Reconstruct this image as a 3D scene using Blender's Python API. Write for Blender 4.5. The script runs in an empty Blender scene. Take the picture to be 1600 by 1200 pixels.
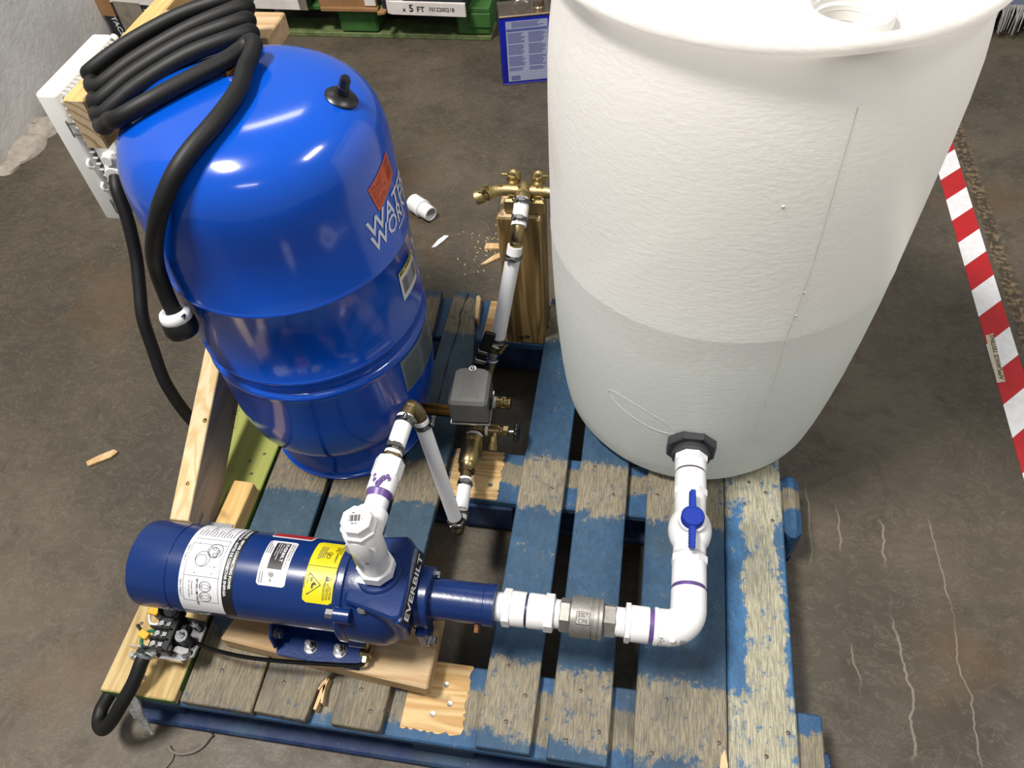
import bpy, bmesh, math, random
from mathutils import Vector, Matrix
random.seed(7)
scn = bpy.context.scene
COL = scn.collection
# All coordinates: metres, X along the pallet front, Y away from the viewer, Z above the pallet deck (floor at FZ).
# The whole scene is lifted by -FZ at the end so that the floor lies at z = 0.
FZ = -0.14
V = Vector

# ------------------------------------------------------------------ camera, world, lamps, exposure
cam = bpy.data.cameras.new('camera'); co = bpy.data.objects.new('camera', cam); COL.objects.link(co)
yaw, pit, roll = -0.2241, 0.8894, -0.0893
fwd = V((math.sin(yaw)*math.cos(pit), math.cos(yaw)*math.cos(pit), -math.sin(pit)))
rgt = V((math.cos(yaw), -math.sin(yaw), 0)); upv = rgt.cross(fwd)
r2 = rgt*math.cos(roll) + upv*math.sin(roll); u2 = -rgt*math.sin(roll) + upv*math.cos(roll)
co.matrix_world = Matrix.Translation((0.8403, -0.3061, 1.3265)) @ Matrix((r2, u2, -fwd)).transposed().to_4x4()
cam.sensor_width = 36; cam.lens = 1217.2*36/1600; cam.clip_start = 0.02
scn.camera = co
scn.view_settings.view_transform = 'Standard'; scn.view_settings.look = 'None'
scn.view_settings.gamma = 1; scn.view_settings.use_curve_mapping = False
scn.view_settings.exposure = 0.0
w = bpy.data.worlds.new('world'); scn.world = w; w.use_nodes = True
w.node_tree.nodes['Background'].inputs[0].default_value = (0.93, 0.96, 1.0, 1)
w.node_tree.nodes['Background'].inputs[1].default_value = 0.31

def area(name, loc, target, sx, sy, power, col=(1, 0.96, 0.9)):
    l = bpy.data.lights.new(name, 'AREA'); l.shape = 'RECTANGLE'; l.size = sx; l.size_y = sy
    l.energy = power; l.color = col
    o = bpy.data.objects.new(name, l); COL.objects.link(o); o.location = loc
    o.rotation_euler = (V(target)-V(loc)).to_track_quat('-Z', 'Y').to_euler()
    return o
area('ceiling_lamp', (-0.75, -0.25, 4.6), (0.5, 0.5, 0), 1.0, 0.5, 335)
area('ceiling_lamp', (0.9, -2.9, 3.9), (0.6, 0.6, 0), 1.2, 0.12, 14)
area('ceiling_lamp', (-0.9, 3.6, 4.4), (0.0, 1.6, 0), 1.4, 0.4, 22)
area('ceiling_lamp', (3.4, 0.6, 4.6), (0.2, 0.8, 0), 1.4, 0.4, 95)

# ------------------------------------------------------------------ materials
def lin(c):
    return tuple(((x/255)/12.92 if x/255 <= 0.04045 else ((x/255+0.055)/1.055)**2.4) for x in c)
ALB = 0.74
def rgba(c):
    k_ = 1.0 if min(c) > 188 else ALB
    return (*(x*k_ for x in lin(c)), 1.0)
class NT:
    def __init__(s, name):
        s.m = bpy.data.materials.new(name); s.m.use_nodes = True
        s.t = s.m.node_tree; s.b = s.t.nodes['Principled BSDF']; s.out = s.t.nodes['Material Output']
    def n(s, typ, **kw):
        nd = s.t.nodes.new(typ)
        for k, v in kw.items(): setattr(nd, k, v)
        return nd
    def link(s, a, b): s.t.links.new(a, b)
    def put(s, sock, v):
        if isinstance(v, bpy.types.NodeSocket): s.link(v, sock)
        elif v is not None: sock.default_value = v
    def obj(s): return s.n('ShaderNodeTexCoord').outputs['Object']
    def rnd(s): return s.n('ShaderNodeObjectInfo').outputs['Random']
    def mp(s, vec, scale=(1, 1, 1), loc=(0, 0, 0)):
        nd = s.n('ShaderNodeMapping'); s.link(vec, nd.inputs[0])
        nd.inputs['Scale'].default_value = scale; s.put(nd.inputs['Location'], loc); return nd.outputs[0]
    def noise(s, vec, scale=5, detail=4, rough=0.55, dist=0.0):
        nd = s.n('ShaderNodeTexNoise'); s.link(vec, nd.inputs['Vector'])
        nd.inputs['Scale'].default_value = scale; nd.inputs['Detail'].default_value = detail
        nd.inputs['Roughness'].default_value = rough; nd.inputs['Distortion'].default_value = dist
        return nd.outputs['Fac']
    def ma(s, op, a, b=0.0, c=None, clamp=False):
        nd = s.n('ShaderNodeMath', operation=op); nd.use_clamp = clamp
        s.put(nd.inputs[0], a); s.put(nd.inputs[1], b)
        if c is not None: s.put(nd.inputs[2], c)
        return nd.outputs[0]
    def ss(s, v, a, b, lo=0.0, hi=1.0):
        nd = s.n('ShaderNodeMapRange'); nd.interpolation_type = 'SMOOTHSTEP'
        s.put(nd.inputs[0], v); nd.inputs[1].default_value = a; nd.inputs[2].default_value = b
        nd.inputs[3].default_value = lo; nd.inputs[4].default_value = hi; return nd.outputs[0]
    def mix(s, f, a, b):
        nd = s.n('ShaderNodeMix', data_type='RGBA')
        s.put(nd.inputs[0], f); s.put(nd.inputs[6], a); s.put(nd.inputs[7], b); return nd.outputs[2]
    def xyz(s, vec):
        nd = s.n('ShaderNodeSeparateXYZ'); s.link(vec, nd.inputs[0]); return nd.outputs
    def shift(s, vec, k=7.0):
        cb = s.n('ShaderNodeCombineXYZ'); r = s.rnd()
        for i in range(3): s.link(s.ma('MULTIPLY', r, k*(i+1)), cb.inputs[i])
        va = s.n('ShaderNodeVectorMath', operation='ADD'); s.link(vec, va.inputs[0]); s.link(cb.outputs[0], va.inputs[1])
        return va.outputs[0]
    def bump(s, h, st=0.3, d=0.01):
        nd = s.n('ShaderNodeBump'); nd.inputs['Strength'].default_value = st; nd.inputs['Distance'].default_value = d
        s.link(h, nd.inputs['Height']); s.link(nd.outputs[0], s.b.inputs['Normal']); return nd
    def set(s, col=None, rough=0.5, metal=0.0, spec=0.5, coat=0.0):
        if col is not None: s.put(s.b.inputs['Base Color'], col)
        s.put(s.b.inputs['Roughness'], rough); s.b.inputs['Metallic'].default_value = metal
        s.b.inputs['Specular IOR Level'].default_value = spec; s.b.inputs['Coat Weight'].default_value = coat
        s.b.inputs['Coat Roughness'].default_value = 0.06
        return s.m
def simple(name, c, rough=0.5, metal=0.0, spec=0.5, coat=0.0, var=0.06, scale=30, bump=0.0, bscale=200):
    """plain material with a little procedural mottling"""
    k = NT(name); ob = k.obj(); nz = k.noise(ob, scale, 3)
    a = rgba(c); dk = tuple(x*(1-var*2) for x in a[:3])+(1,)
    col = k.mix(k.ss(nz, 0.3, 0.75), a, dk)
    if bump: k.bump(k.noise(ob, bscale, 2), bump, 0.002)
    return k.set(col, rough, metal, spec, coat)

def mat_wood(name, c1, c2, ring=14.0, axis=1, rough=0.65, knot=(90, 60, 35), tint=None, stretch=0.09):
    """sawn timber: grain runs along the given axis"""
    k = NT(name); ob = k.shift(k.obj(), 3.1)
    sc = [1.0]*3; sc[axis] = stretch
    v = k.mp(ob, tuple(sc))
    n1 = k.noise(v, 16, 3, 0.5, 0.4)
    w = k.ma('FRACT', k.ma('MULTIPLY', n1, ring))
    w = k.ss(k.ma('ABSOLUTE', k.ma('SUBTRACT', w, 0.5)), 0.05, 0.5)
    fine = k.noise(k.mp(ob, tuple(x*40 if x == 1 else 2.2 for x in sc)), 8, 4, 0.7)
    col = k.mix(w, rgba(c1), rgba(c2))
    col = k.mix(k.ss(fine, 0.48, 0.85, 0, 0.45), col, rgba(tuple(x*0.72 for x in c2)))
    kn = k.noise(ob, 11, 1, 0.3)
    col = k.mix(k.ss(kn, 0.74, 0.80, 0, 0.8), col, rgba(knot))
    if tint:
        y = k.xyz(k.obj())[1]
        nz = k.noise(ob, 9, 3)
        col = k.mix(k.ss(k.ma('ADD', y, k.ma('MULTIPLY', nz, 0.2)), tint[1], tint[2], 0, 0.85), col, rgba(tint[0]))
    k.bump(fine, 0.25, 0.002)
    return k.set(col, rough, 0, 0.3)

def mat_deck(name, paint=(50, 87, 121), wood=(152, 142, 120), bands=((0.085, 0.075), (0.50, 0.075), (0.94, 0.07)), bias=0.0, xcream=None, dirt=0.5):
    """blue stain worn through to grey wood where the boards cross the stringers"""
    k = NT(name); o0 = k.obj(); ob = k.shift(o0, 5.3)
    x, y, z = k.xyz(o0)
    g = k.noise(k.mp(ob, (1, 0.07, 1)), 520, 3, 0.7)          # fine grain
    g2 = k.noise(k.mp(ob, (1, 0.55, 1)), 85, 6, 0.78, 0.3)          # streaks
    big = k.noise(ob, 13, 3, 0.6)
    patch = k.noise(k.mp(ob, (1, 0.7, 1)), 95, 5, 0.75, 0.4)
    acc = None
    for c, wd in bands:
        d = k.ma('ABSOLUTE', k.ma('SUBTRACT', k.ma('ADD', y, k.ma('MULTIPLY', k.ma('SUBTRACT', big, 0.5), 0.05)), c))
        s_ = k.ss(d, wd*0.55, wd*1.05, 1, 0)
        acc = s_ if acc is None else k.ma('MAXIMUM', acc, s_)
    if xcream:
        a, b = xcream
        xx = k.ma('ADD', x, k.ma('MULTIPLY', k.ma('SUBTRACT', big, 0.5), 0.05))
        e = k.ma('MULTIPLY', k.ss(xx, a-0.012, a+0.006), k.ss(xx, b-0.006, b+0.012, 1, 0))
        acc = k.ma('MAXIMUM', k.ma('MULTIPLY', e, 0.98), k.ma('MULTIPLY', acc, 0.8))
    m = k.ma('ADD', k.ma('MULTIPLY', acc, 0.58), k.ma('MULTIPLY', k.ma('SUBTRACT', patch, 0.5), 1.5))
    m = k.ma('ADD', m, k.ma('MULTIPLY', k.ma('SUBTRACT', k.noise(ob, 42, 4, 0.7, 0.8), 0.5), 1.1))
    m = k.ma('ADD', m, bias)
    mask = k.ss(m, 0.16, 0.52)
    pc = k.mix(k.ss(g2, 0.3, 0.7), rgba(tuple(c*0.80 for c in paint)), rgba(paint))
    pc = k.mix(k.ss(big, 0.4, 0.75, 0, 0.5), pc, rgba((70, 98, 116)))
    wc = k.mix(k.ss(g, 0.35, 0.68), rgba(tuple(c*0.76 for c in wood)), rgba(tuple(min(255, c*1.06) for c in wood)))
    wc = k.mix(k.ss(g2, 0.55, 0.8, 0, dirt), wc, rgba((70, 62, 50)))
    col = k.mix(mask, pc, wc)
    st = k.noise(k.mp(ob, (1, 0.6, 1), (4, 9, 2)), 7, 4, 0.6)
    col = k.mix(k.ss(st, 0.52, 0.72, 0, 0.5), col, rgba((46, 56, 62)))
    spk = k.noise(ob, 240, 2, 0.5)
    col = k.mix(k.ss(spk, 0.68, 0.74, 0, 0.6), col, rgba((132, 136, 128)))
    col = k.mix(k.ss(g, 0.62, 0.8, 0, 0.5), col, rgba((30, 40, 48)))
    h = k.ma('ADD', k.ma('MULTIPLY', g, 0.7), k.ma('MULTIPLY', g2, 0.4))
    k.bump(h, 0.3, 0.0018)
    return k.set(col, 0.62, 0, 0.35)

M = {}
M['deck'] = mat_deck('worn_blue_board')
M['deck_dark'] = mat_deck('worn_blue_board_dark', paint=(56, 84, 104), wood=(136, 124, 102), bands=((0.06, 0.085), (0.47, 0.06), (0.94, 0.07)))
M['deck_cream'] = mat_deck('worn_cream_board', paint=(62, 116, 166), wood=(186, 181, 156), bands=((0.05, 0.12), (0.60, 0.16), (0.95, 0.1)), xcream=(1.085, 1.148), dirt=0.2)
M['stringer'] = mat_deck('blue_stringer', paint=(50, 95, 140), wood=(145, 135, 112), bands=((0.06, 0.045), (0.53, 0.03)), bias=0.0)
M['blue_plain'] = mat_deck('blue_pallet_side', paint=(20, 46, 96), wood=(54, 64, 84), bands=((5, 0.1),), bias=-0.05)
M['treated'] = mat_wood('treated_pine', (205, 180, 128), (182, 152, 98), tint=((158, 170, 84), 0.32, 0.46), ring=9)
M['green_edge'] = simple('green_stained_edge', (84, 120, 40), 0.7, var=0.2, scale=60)
M['pine'] = mat_wood('pale_pine', (228, 208, 168), (212, 182, 130), ring=7)
M['pine_x'] = mat_wood('pale_pine_x', (206, 178, 140), (184, 150, 108), ring=7, axis=0)
M['bare_x'] = mat_wood('bare_fir_x', (222, 190, 138), (196, 156, 100), ring=10, axis=0)
M['beam'] = mat_wood('yellow_pine', (226, 190, 126), (214, 174, 108), ring=6)
M['grey_wood'] = mat_wood('grey_pine', (188, 170, 154), (168, 150, 134), ring=6)
M['post'] = mat_wood('treated_post', (170, 140, 92), (118, 92, 52), ring=9, axis=2, rough=0.6)
M['end_grain'] = None
k = NT('end_grain'); ob = k.obj()
dx, dy, dz = k.xyz(k.mp(ob, (1, 1, 1)))
rr = k.n('ShaderNodeVectorMath', operation='LENGTH'); k.link(k.mp(ob, (1, 1, 1), (0.06, 0.05, 0.03)), rr.inputs[0])
q = k.ma('FRACT', k.ma('MULTIPLY', k.ma('ADD', rr.outputs['Value'], k.ma('MULTIPLY', k.noise(ob, 25, 2), 0.006)), 190))
M['end_grain'] = k.set(k.mix(k.ss(q, 0.55, 0.95), rgba((218, 194, 158)), rgba((172, 138, 100))), 0.7, 0, 0.3)
M['splinter'] = mat_wood('fresh_splinter', (228, 196, 150), (212, 172, 122), ring=4)

# concrete floor: mottled, stained, with pale hairline cracks and a dirt-filled joint beside the tape
k = NT('concrete'); ob = k.obj(); x, y, z = k.xyz(ob)
n1 = k.noise(ob, 1.6, 6, 0.6); n2 = k.noise(ob, 9, 6, 0.65, 0.6); n3 = k.noise(ob, 70, 4, 0.7)
col = k.mix(k.ss(n1, 0.35, 0.68), rgba((73, 66, 55)), rgba((98, 89, 76)))
col = k.mix(k.ss(n2, 0.45, 0.72, 0, 0.75), col, rgba((66, 58, 47)))
col = k.mix(k.ss(n3, 0.55, 0.8, 0, 0.35), col, rgba((132, 122, 106)))
scr = k.noise(k.mp(ob, (1, 1.6, 1)), 14, 5, 0.75, 2.2)
col = k.mix(k.ss(k.ma('ABSOLUTE', k.ma('SUBTRACT', scr, 0.55)), 0.0, 0.02, 0.28, 0), col, rgba((150, 140, 124)))
stain = k.noise(k.mp(ob, (1, 1, 1), (3, 1, 0)), 2.4, 3)
col = k.mix(k.ss(stain, 0.60, 0.74, 0, 0.5), col, rgba((104, 78, 52)))
wob = k.ma('SUBTRACT', k.noise(k.mp(ob, (0.3, 1, 1)), 7, 4, 0.6), 0.5)
brk = k.noise(k.mp(ob, (1, 1, 1), (9, 2, 0)), 5, 2)
for x0, amp, ya, yb, wd in ((1.385, 0.09, -0.1, 0.72, 0.0022), (1.30, 0.06, 0.05, 0.62, 0.0015), (1.245, 0.05, 0.35, 0.66, 0.0013), (1.49, 0.06, 0.1, 0.62, 0.0013)):
    d = k.ma('ABSOLUTE', k.ma('SUBTRACT', k.ma('ADD', x, k.ma('MULTIPLY', wob, amp)), x0+0.0))
    ln = k.ss(d, wd*0.4, wd*1.6, 0.42, 0)
    ln = k.ma('MULTIPLY', ln, k.ma('MULTIPLY', k.ss(y, ya, ya+0.05), k.ss(y, yb-0.05, yb, 1, 0)))
    ln = k.ma('MULTIPLY', ln, k.ss(brk, 0.44, 0.58))
    col = k.mix(ln, col, rgba((178, 168, 150)))
jt = k.ma('ADD', x, k.ma('MULTIPLY', k.ma('SUBTRACT', n2, 0.5), 0.02))
jm = k.ma('MULTIPLY', k.ss(jt, 1.775, 1.785), k.ss(jt, 1.808, 1.83, 1, 0))
col = k.mix(k.ma('MULTIPLY', jm, 0.8), col, k.mix(k.ss(n3, 0.45, 0.62), rgba((62, 52, 40)), rgba((140, 120, 92))))
k.bump(k.ma('ADD', n3, k.ma('MULTIPLY', n2, 0.5)), 0.25, 0.003)
M['concrete'] = k.set(col, k.ss(n2, 0.3, 0.7, 0.42, 0.62), 0, 0.35)
k = NT('plaster'); ob = k.obj(); n1 = k.noise(ob, 38, 5, 0.6); n2 = k.noise(ob, 3, 3)
col = k.mix(k.ss(n2, 0.35, 0.7), rgba((236, 234, 232)), rgba((214, 211, 208)))
col = k.mix(k.ss(k.noise(ob, 11, 3, 0.6), 0.67, 0.72, 0, 0.7), col, rgba((122, 116, 106)))
zz = k.xyz(ob)[2]
col = k.mix(k.ss(k.ma('ADD', zz, k.ma('MULTIPLY', n2, 0.16)), FZ+0.03, FZ+0.17, 0.55, 0), col, rgba((140, 126, 106)))
k.bump(n1, 0.28, 0.008); M['plaster'] = k.set(col, 0.8, 0, 0.2)
M['rubble'] = simple('crumbled_plaster', (176, 166, 154), 0.9, var=0.15, scale=40, bump=0.6, bscale=60)

# blow-moulded HDPE: thin, milky, lets light through; the part below the water line looks greener
k = NT('milky_hdpe'); ob = k.obj(); z = k.xyz(ob)[2]
col = k.mix(k.ss(z, 0.22, 0.60), rgba((240, 242, 238)), rgba((250, 247, 243)))
col = k.mix(k.ss(k.noise(ob, 5, 4), 0.6, 0.8, 0, 0.25), col, rgba((205, 196, 180)))
bmp = k.n('ShaderNodeBump'); bmp.inputs['Strength'].default_value = 0.22; bmp.inputs['Distance'].default_value = 0.004
k.link(k.noise(k.mp(ob, (1, 1, 2.2)), 75, 3, 0.6), bmp.inputs['Height'])
k.set(col, 0.45, 0, 0.35); k.link(bmp.outputs[0], k.b.inputs['Normal'])
tr = k.n('ShaderNodeBsdfTranslucent'); k.link(col, tr.inputs[0])
mx = k.n('ShaderNodeMixShader'); mx.inputs[0].default_value = 0.5
k.link(k.b.outputs[0], mx.inputs[1]); k.link(tr.outputs[0], mx.inputs[2]); k.link(mx.outputs[0], k.out.inputs[0])
M['hdpe'] = k.m
M['hdpe_solid'] = simple('white_hdpe', (236, 234, 228), 0.4, var=0.02)
M['seam'] = simple('mould_seam', (206, 202, 194), 0.6, var=0.1, scale=60)
k = NT('pale_water'); k.set(rgba((205, 232, 236)), 0.08, 0, 0.5)
tr = k.n('ShaderNodeBsdfTranslucent'); tr.inputs[0].default_value = rgba((240, 250, 250))
mx = k.n('ShaderNodeMixShader'); mx.inputs[0].default_value = 0.97
k.link(k.b.outputs[0], mx.inputs[1]); k.link(tr.outputs[0], mx.inputs[2]); k.link(mx.outputs[0], k.out.inputs[0]); M['water'] = k.m

k = NT('tank_enamel'); ob = k.obj()
k.bump(k.noise(ob, 60, 2), 0.03, 0.002)
M['tank'] = k.set(k.mix(k.ss(k.noise(ob, 4, 2), 0.3, 0.7), rgba((4, 78, 192)), rgba((6, 82, 198))), 0.16, 0, 0.5, 0.3)
k = NT('pump_enamel'); ob = k.obj()
k.bump(k.noise(ob, 160, 2), 0.10, 0.002)
M['pump'] = k.set(k.mix(k.ss(k.noise(ob, 9, 2), 0.3, 0.7), rgba((12, 42, 98)), rgba((16, 48, 110))), 0.27, 0, 0.5)
M['pump_smooth'] = simple('motor_enamel', (16, 48, 110), 0.24, var=0.03, scale=6)
M['pvc'] = simple('white_pvc', (222, 221, 222), 0.3, var=0.02, scale=25)
M['hose'] = simple('white_hose', (226, 225, 226), 0.42, var=0.03, scale=25)
M['primer'] = simple('purple_primer', (112, 84, 158), 0.35, var=0.25, scale=60)
M['dark_primer'] = simple('dark_purple_primer', (66, 54, 86), 0.35, var=0.2, scale=60)
M['bulkhead'] = simple('charcoal_plastic', (66, 66, 70), 0.45, var=0.05)
M['valve_blue'] = simple('blue_plastic', (26, 58, 168), 0.32, var=0.04)
M['black'] = simple('black_plastic', (20, 20, 21), 0.35, var=0.1)
M['rubber'] = simple('black_rubber', (19, 19, 20), 0.55, 0.0, 0.35, var=0.2, scale=14, bump=0.06, bscale=90)
M['capillary'] = simple('glossy_black_tube', (12, 12, 13), 0.16)
M['oval'] = simple('recess_line', (206, 208, 200), 0.5)
M['brass'] = simple('brass', (188, 166, 116), 0.3, 1.0, var=0.12, scale=40)
M['brass_cast'] = simple('cast_brass', (200, 178, 124), 0.42, 1.0, var=0.1, scale=90, bump=0.3, bscale=400)
M['brass_dull'] = simple('dull_brass', (150, 132, 96), 0.42, 1.0, var=0.15, scale=30)
M['bronze'] = simple('bronze', (150, 112, 58), 0.4, 1.0, var=0.15)
M['copper'] = simple('copper', (150, 108, 78), 0.35, 1.0, var=0.1)
M['steel'] = simple('cast_stainless', (176, 172, 166), 0.5, 0.75, var=0.1, scale=120, bump=0.15, bscale=500)
M['nail'] = simple('old_nail', (110, 98, 88), 0.5, 0.6)
M['zinc'] = simple('zinc_plate', (196, 196, 198), 0.25, 1.0, var=0.08, scale=60)
M['clamp'] = simple('stainless_band', (150, 148, 146), 0.28, 1.0, var=0.1)
M['galv'] = simple('galvanised_sheet', (170, 174, 178), 0.5, 0.7, var=0.12, scale=60)
M['grey_enamel'] = simple('grey_enamel', (108, 107, 104), 0.3, var=0.03)
M['grey_print'] = simple('grey_embossing', (92, 92, 90), 0.4)
M['white'] = simple('white_label', (202, 202, 206), 0.45, var=0.01)
M['silver_label'] = simple('grey_label', (196, 194, 198), 0.4, var=0.02)
M['ink'] = simple('black_ink', (22, 20, 22), 0.5)
M['ink_grey'] = simple('grey_ink', (92, 92, 98), 0.5)
M['yellow'] = simple('yellow_label', (236, 220, 20), 0.42, var=0.02)
M['yellow_tag'] = simple('yellow_connector', (240, 176, 24), 0.45)
M['orange'] = simple('orange_label', (206, 82, 36), 0.45, var=0.04)
M['orange_dark'] = simple('brown_ink', (120, 44, 22), 0.5)
M['pearl'] = simple('pearl_white_print', (196, 202, 216), 0.35)
M['foil'] = simple('silver_foil_label', (140, 152, 158), 0.35, 0.4, var=0.1)
M['foil_ink'] = simple('foil_ink', (70, 82, 92), 0.4)
M['box_white'] = simple('enclosure_plastic', (226, 226, 222), 0.42, var=0.02)
M['box_gap_shade'] = simple('enclosure_gap_shade', (96, 98, 96), 0.45)
M['red'] = simple('red_vinyl', (196, 34, 38), 0.42, var=0.06)
M['tape_white'] = simple('white_vinyl', (220, 220, 222), 0.45, var=0.06, scale=50)
M['cream_label'] = simple('cream_tape_label', (208, 198, 170), 0.5, var=0.04)
M['green_btn'] = simple('green_button', (20, 80, 58), 0.35)
M['red_btn'] = simple('red_button', (150, 34, 30), 0.35)
M['green_wire'] = simple('green_wire', (30, 110, 78), 0.4)
M['green_pallet'] = simple('green_pallet_paint', (62, 116, 46), 0.7, var=0.2, scale=20, bump=0.2, bscale=90)
M['green_wear'] = simple('green_pallet_worn', (120, 136, 84), 0.75, var=0.25, scale=30)
M['card'] = simple('brown_cardboard', (164, 122, 78), 0.8, var=0.1, scale=14)
M['card_white'] = simple('white_card', (214, 208, 204), 0.6, var=0.08, scale=14)
M['card_black'] = simple('navy_black_card', (36, 40, 52), 0.4, var=0.15, scale=14)
M['tape_film'] = simple('packing_tape', (150, 140, 126), 0.25, var=0.2, scale=20)
M['can_blue'] = simple('can_blue', (12, 30, 168), 0.35)
M['can_steel'] = simple('tin_plate', (170, 152, 132), 0.3, 0.9, var=0.15, scale=18)
M['can_label'] = simple('can_label', (176, 182, 214), 0.5, var=0.05, scale=12)
M['can_ink'] = simple('can_ink', (96, 106, 176), 0.5)
M['rug'] = simple('slate_blue_cloth', (96, 104, 126), 0.85, var=0.1, scale=60)
M['fringe'] = simple('silvery_fringe', (190, 186, 182), 0.35, var=0.2, scale=80)
M['dark'] = simple('dark_board', (34, 32, 30), 0.7)
k = NT('clear_film'); k.set(rgba((235, 235, 235)), 0.12, 0, 0.6); k.b.inputs['Transmission Weight'].default_value = 0.35
k.bump(k.noise(k.obj(), 60, 2), 0.8, 0.01); M['film'] = k.m
M['grey_cord'] = simple('grey_twine', (120, 114, 106), 0.8)

# ------------------------------------------------------------------ mesh builders
class MB:
    def __init__(s): s.v = []; s.f = []; s.m = []
    def add(s, vs, fs, m=0):
        o = len(s.v); s.v += [tuple(p) for p in vs]; s.f += [[i+o for i in f] for f in fs]; s.m += [m]*len(fs); return s
    def bm(s, b, m=0, mat=None):
        b.verts.ensure_lookup_table(); b.verts.index_update()
        vs = [(mat @ q.co) if mat else q.co.copy() for q in b.verts]
        s.add(vs, [[q.index for q in f.verts] for f in b.faces], m); b.free(); return s
    def box(s, a, b, m=0, bev=0.0, mat=None, seg=1):
        q = bmesh.new(); bmesh.ops.create_cube(q, size=1)
        c = [(a[i]+b[i])/2 for i in range(3)]; d = [abs(b[i]-a[i]) for i in range(3)]
        for p in q.verts: p.co = V([c[i]+p.co[i]*d[i] for i in range(3)])
        if bev: bmesh.ops.bevel(q, geom=q.edges[:], offset=min(bev, min(d)*0.45), segments=seg, affect='EDGES', profile=0.5)
        return s.bm(q, m, mat)
    def prism(s, poly, z0, z1, m=0, bev=0.0, mat=None):
        q = bmesh.new(); lo = [q.verts.new((p[0], p[1], z0)) for p in poly]; hi = [q.verts.new((p[0], p[1], z1)) for p in poly]
        n = len(poly); q.faces.new(lo[::-1]); q.faces.new(hi)
        for i in range(n): q.faces.new((lo[i], lo[(i+1) % n], hi[(i+1) % n], hi[i]))
        bmesh.ops.recalc_face_normals(q, faces=q.faces[:])
        if bev: bmesh.ops.bevel(q, geom=q.edges[:], offset=bev, segments=1, affect='EDGES')
        return s.bm(q, m, mat)
    def lathe(s, prof, o=(0, 0, 0), ax=(0, 0, 1), seg=32, m=0, flat=None, start=0.0):
        """prof: list of (radius, height along ax)"""
        ax = V(ax).normalized(); t = V((1, 0, 0)) if abs(ax.x) < 0.9 else V((0, 1, 0))
        u = (t-ax*t.dot(ax)).normalized(); w_ = ax.cross(u); o = V(o)
        vs = []; rings = []
        for r, h in prof:
            if r < 1e-6: rings.append([len(vs)]); vs.append(o+ax*h)
            else:
                rings.append(list(range(len(vs), len(vs)+seg)))
                for i in range(seg):
                    a = start+2*math.pi*i/seg; vs.append(o+ax*h+(u*math.cos(a)+w_*math.sin(a))*r)
        fs = []
        for A, B in zip(rings, rings[1:]):
            for i in range(seg):
                j = (i+1) % seg
                if len(A) == 1 and len(B) > 1: fs.append([A[0], B[j], B[i]])
                elif len(B) == 1 and len(A) > 1: fs.append([A[i], A[j], B[0]])
                elif len(A) > 1: fs.append([A[i], A[j], B[j], B[i]])
        return s.add(vs, fs, m)
    def cyl(s, p0, p1, r, seg=24, m=0, c=0.0, start=0.0):
        p0 = V(p0); p1 = V(p1); L = (p1-p0).length; c = c or min(r, L)*0.08
        return s.lathe([(0, 0), (r-c, 0), (r, c), (r, L-c), (r-c, L), (0, L)], p0, p1-p0, seg, m, start=start)
    def ring(s, p0, p1, ro, ri, seg=32, m=0):
        p0 = V(p0); p1 = V(p1); L = (p1-p0).length
        return s.lathe([(ri, 0), (ro, 0), (ro, L), (ri, L), (ri, 0)], p0, p1-p0, seg, m)
    def thread(s, p0, p1, r, n=5, seg=24, m=0):
        p0 = V(p0); p1 = V(p1); L = (p1-p0).length; pr = [(0, 0)]
        for i in range(n):
            pr += [(r*0.955, L*i/n), (r, L*(i+0.3)/n), (r, L*(i+0.7)/n), (r*0.955, L*(i+0.95)/n)]
        pr += [(0, L)]
        return s.lathe(pr, p0, p1-p0, seg, m)
    def tube(s, pts, r, seg=14, m=0, cap=True, closed=False):
        pts = [V(p) for p in pts]; n = len(pts); rs = r if isinstance(r, (list, tuple)) else [r]*n
        T = []
        for i in range(n):
            a = pts[(i-1) % n] if closed or i > 0 else pts[0]; b = pts[(i+1) % n] if closed or i < n-1 else pts[-1]
            T.append((b-a).normalized())
        t0 = T[0]; nn = V((0, 0, 1)) if abs(t0.z) < 0.9 else V((1, 0, 0)); nn = (nn-t0*nn.dot(t0)).normalized()
        vs = []
        for i in range(n):
            if i: nn = (nn-T[i]*nn.dot(T[i])).normalized()
            bb = T[i].cross(nn)
            for k_ in range(seg):
                a = 2*math.pi*k_/seg; vs.append(pts[i]+(nn*math.cos(a)+bb*math.sin(a))*rs[i])
        fs = []
        for i in range(n if closed else n-1):
            for k_ in range(seg):
                a, b = i*seg+k_, i*seg+(k_+1) % seg; j = (i+1) % n
                fs.append([a, b, j*seg+(k_+1) % seg, j*seg+k_])
        if cap and not closed: fs += [list(range(seg))[::-1], [(n-1)*seg+k_ for k_ in range(seg)]]
        return s.add(vs, fs, m)
    def sphere(s, c, r, seg=16, m=0, sc=(1, 1, 1), rings=8):
        pr = [(r*math.sin(math.pi*i/rings), -r*math.cos(math.pi*i/rings)) for i in range(rings+1)]
        o = len(s.v); s.lathe(pr, (0, 0, 0), (0, 0, 1), seg, m)
        for i in range(o, len(s.v)): p = s.v[i]; s.v[i] = (c[0]+p[0]*sc[0], c[1]+p[1]*sc[1], c[2]+p[2]*sc[2])
        return s
    def grid(s, fn, nu, nv, m=0):
        """patch of quads through fn(u, v), u and v in 0..1"""
        vs = [fn(i/nu, j/nv) for j in range(nv+1) for i in range(nu+1)]
        fs = [[j*(nu+1)+i, j*(nu+1)+i+1, (j+1)*(nu+1)+i+1, (j+1)*(nu+1)+i] for j in range(nv) for i in range(nu)]
        return s.add(vs, fs, m)
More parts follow.
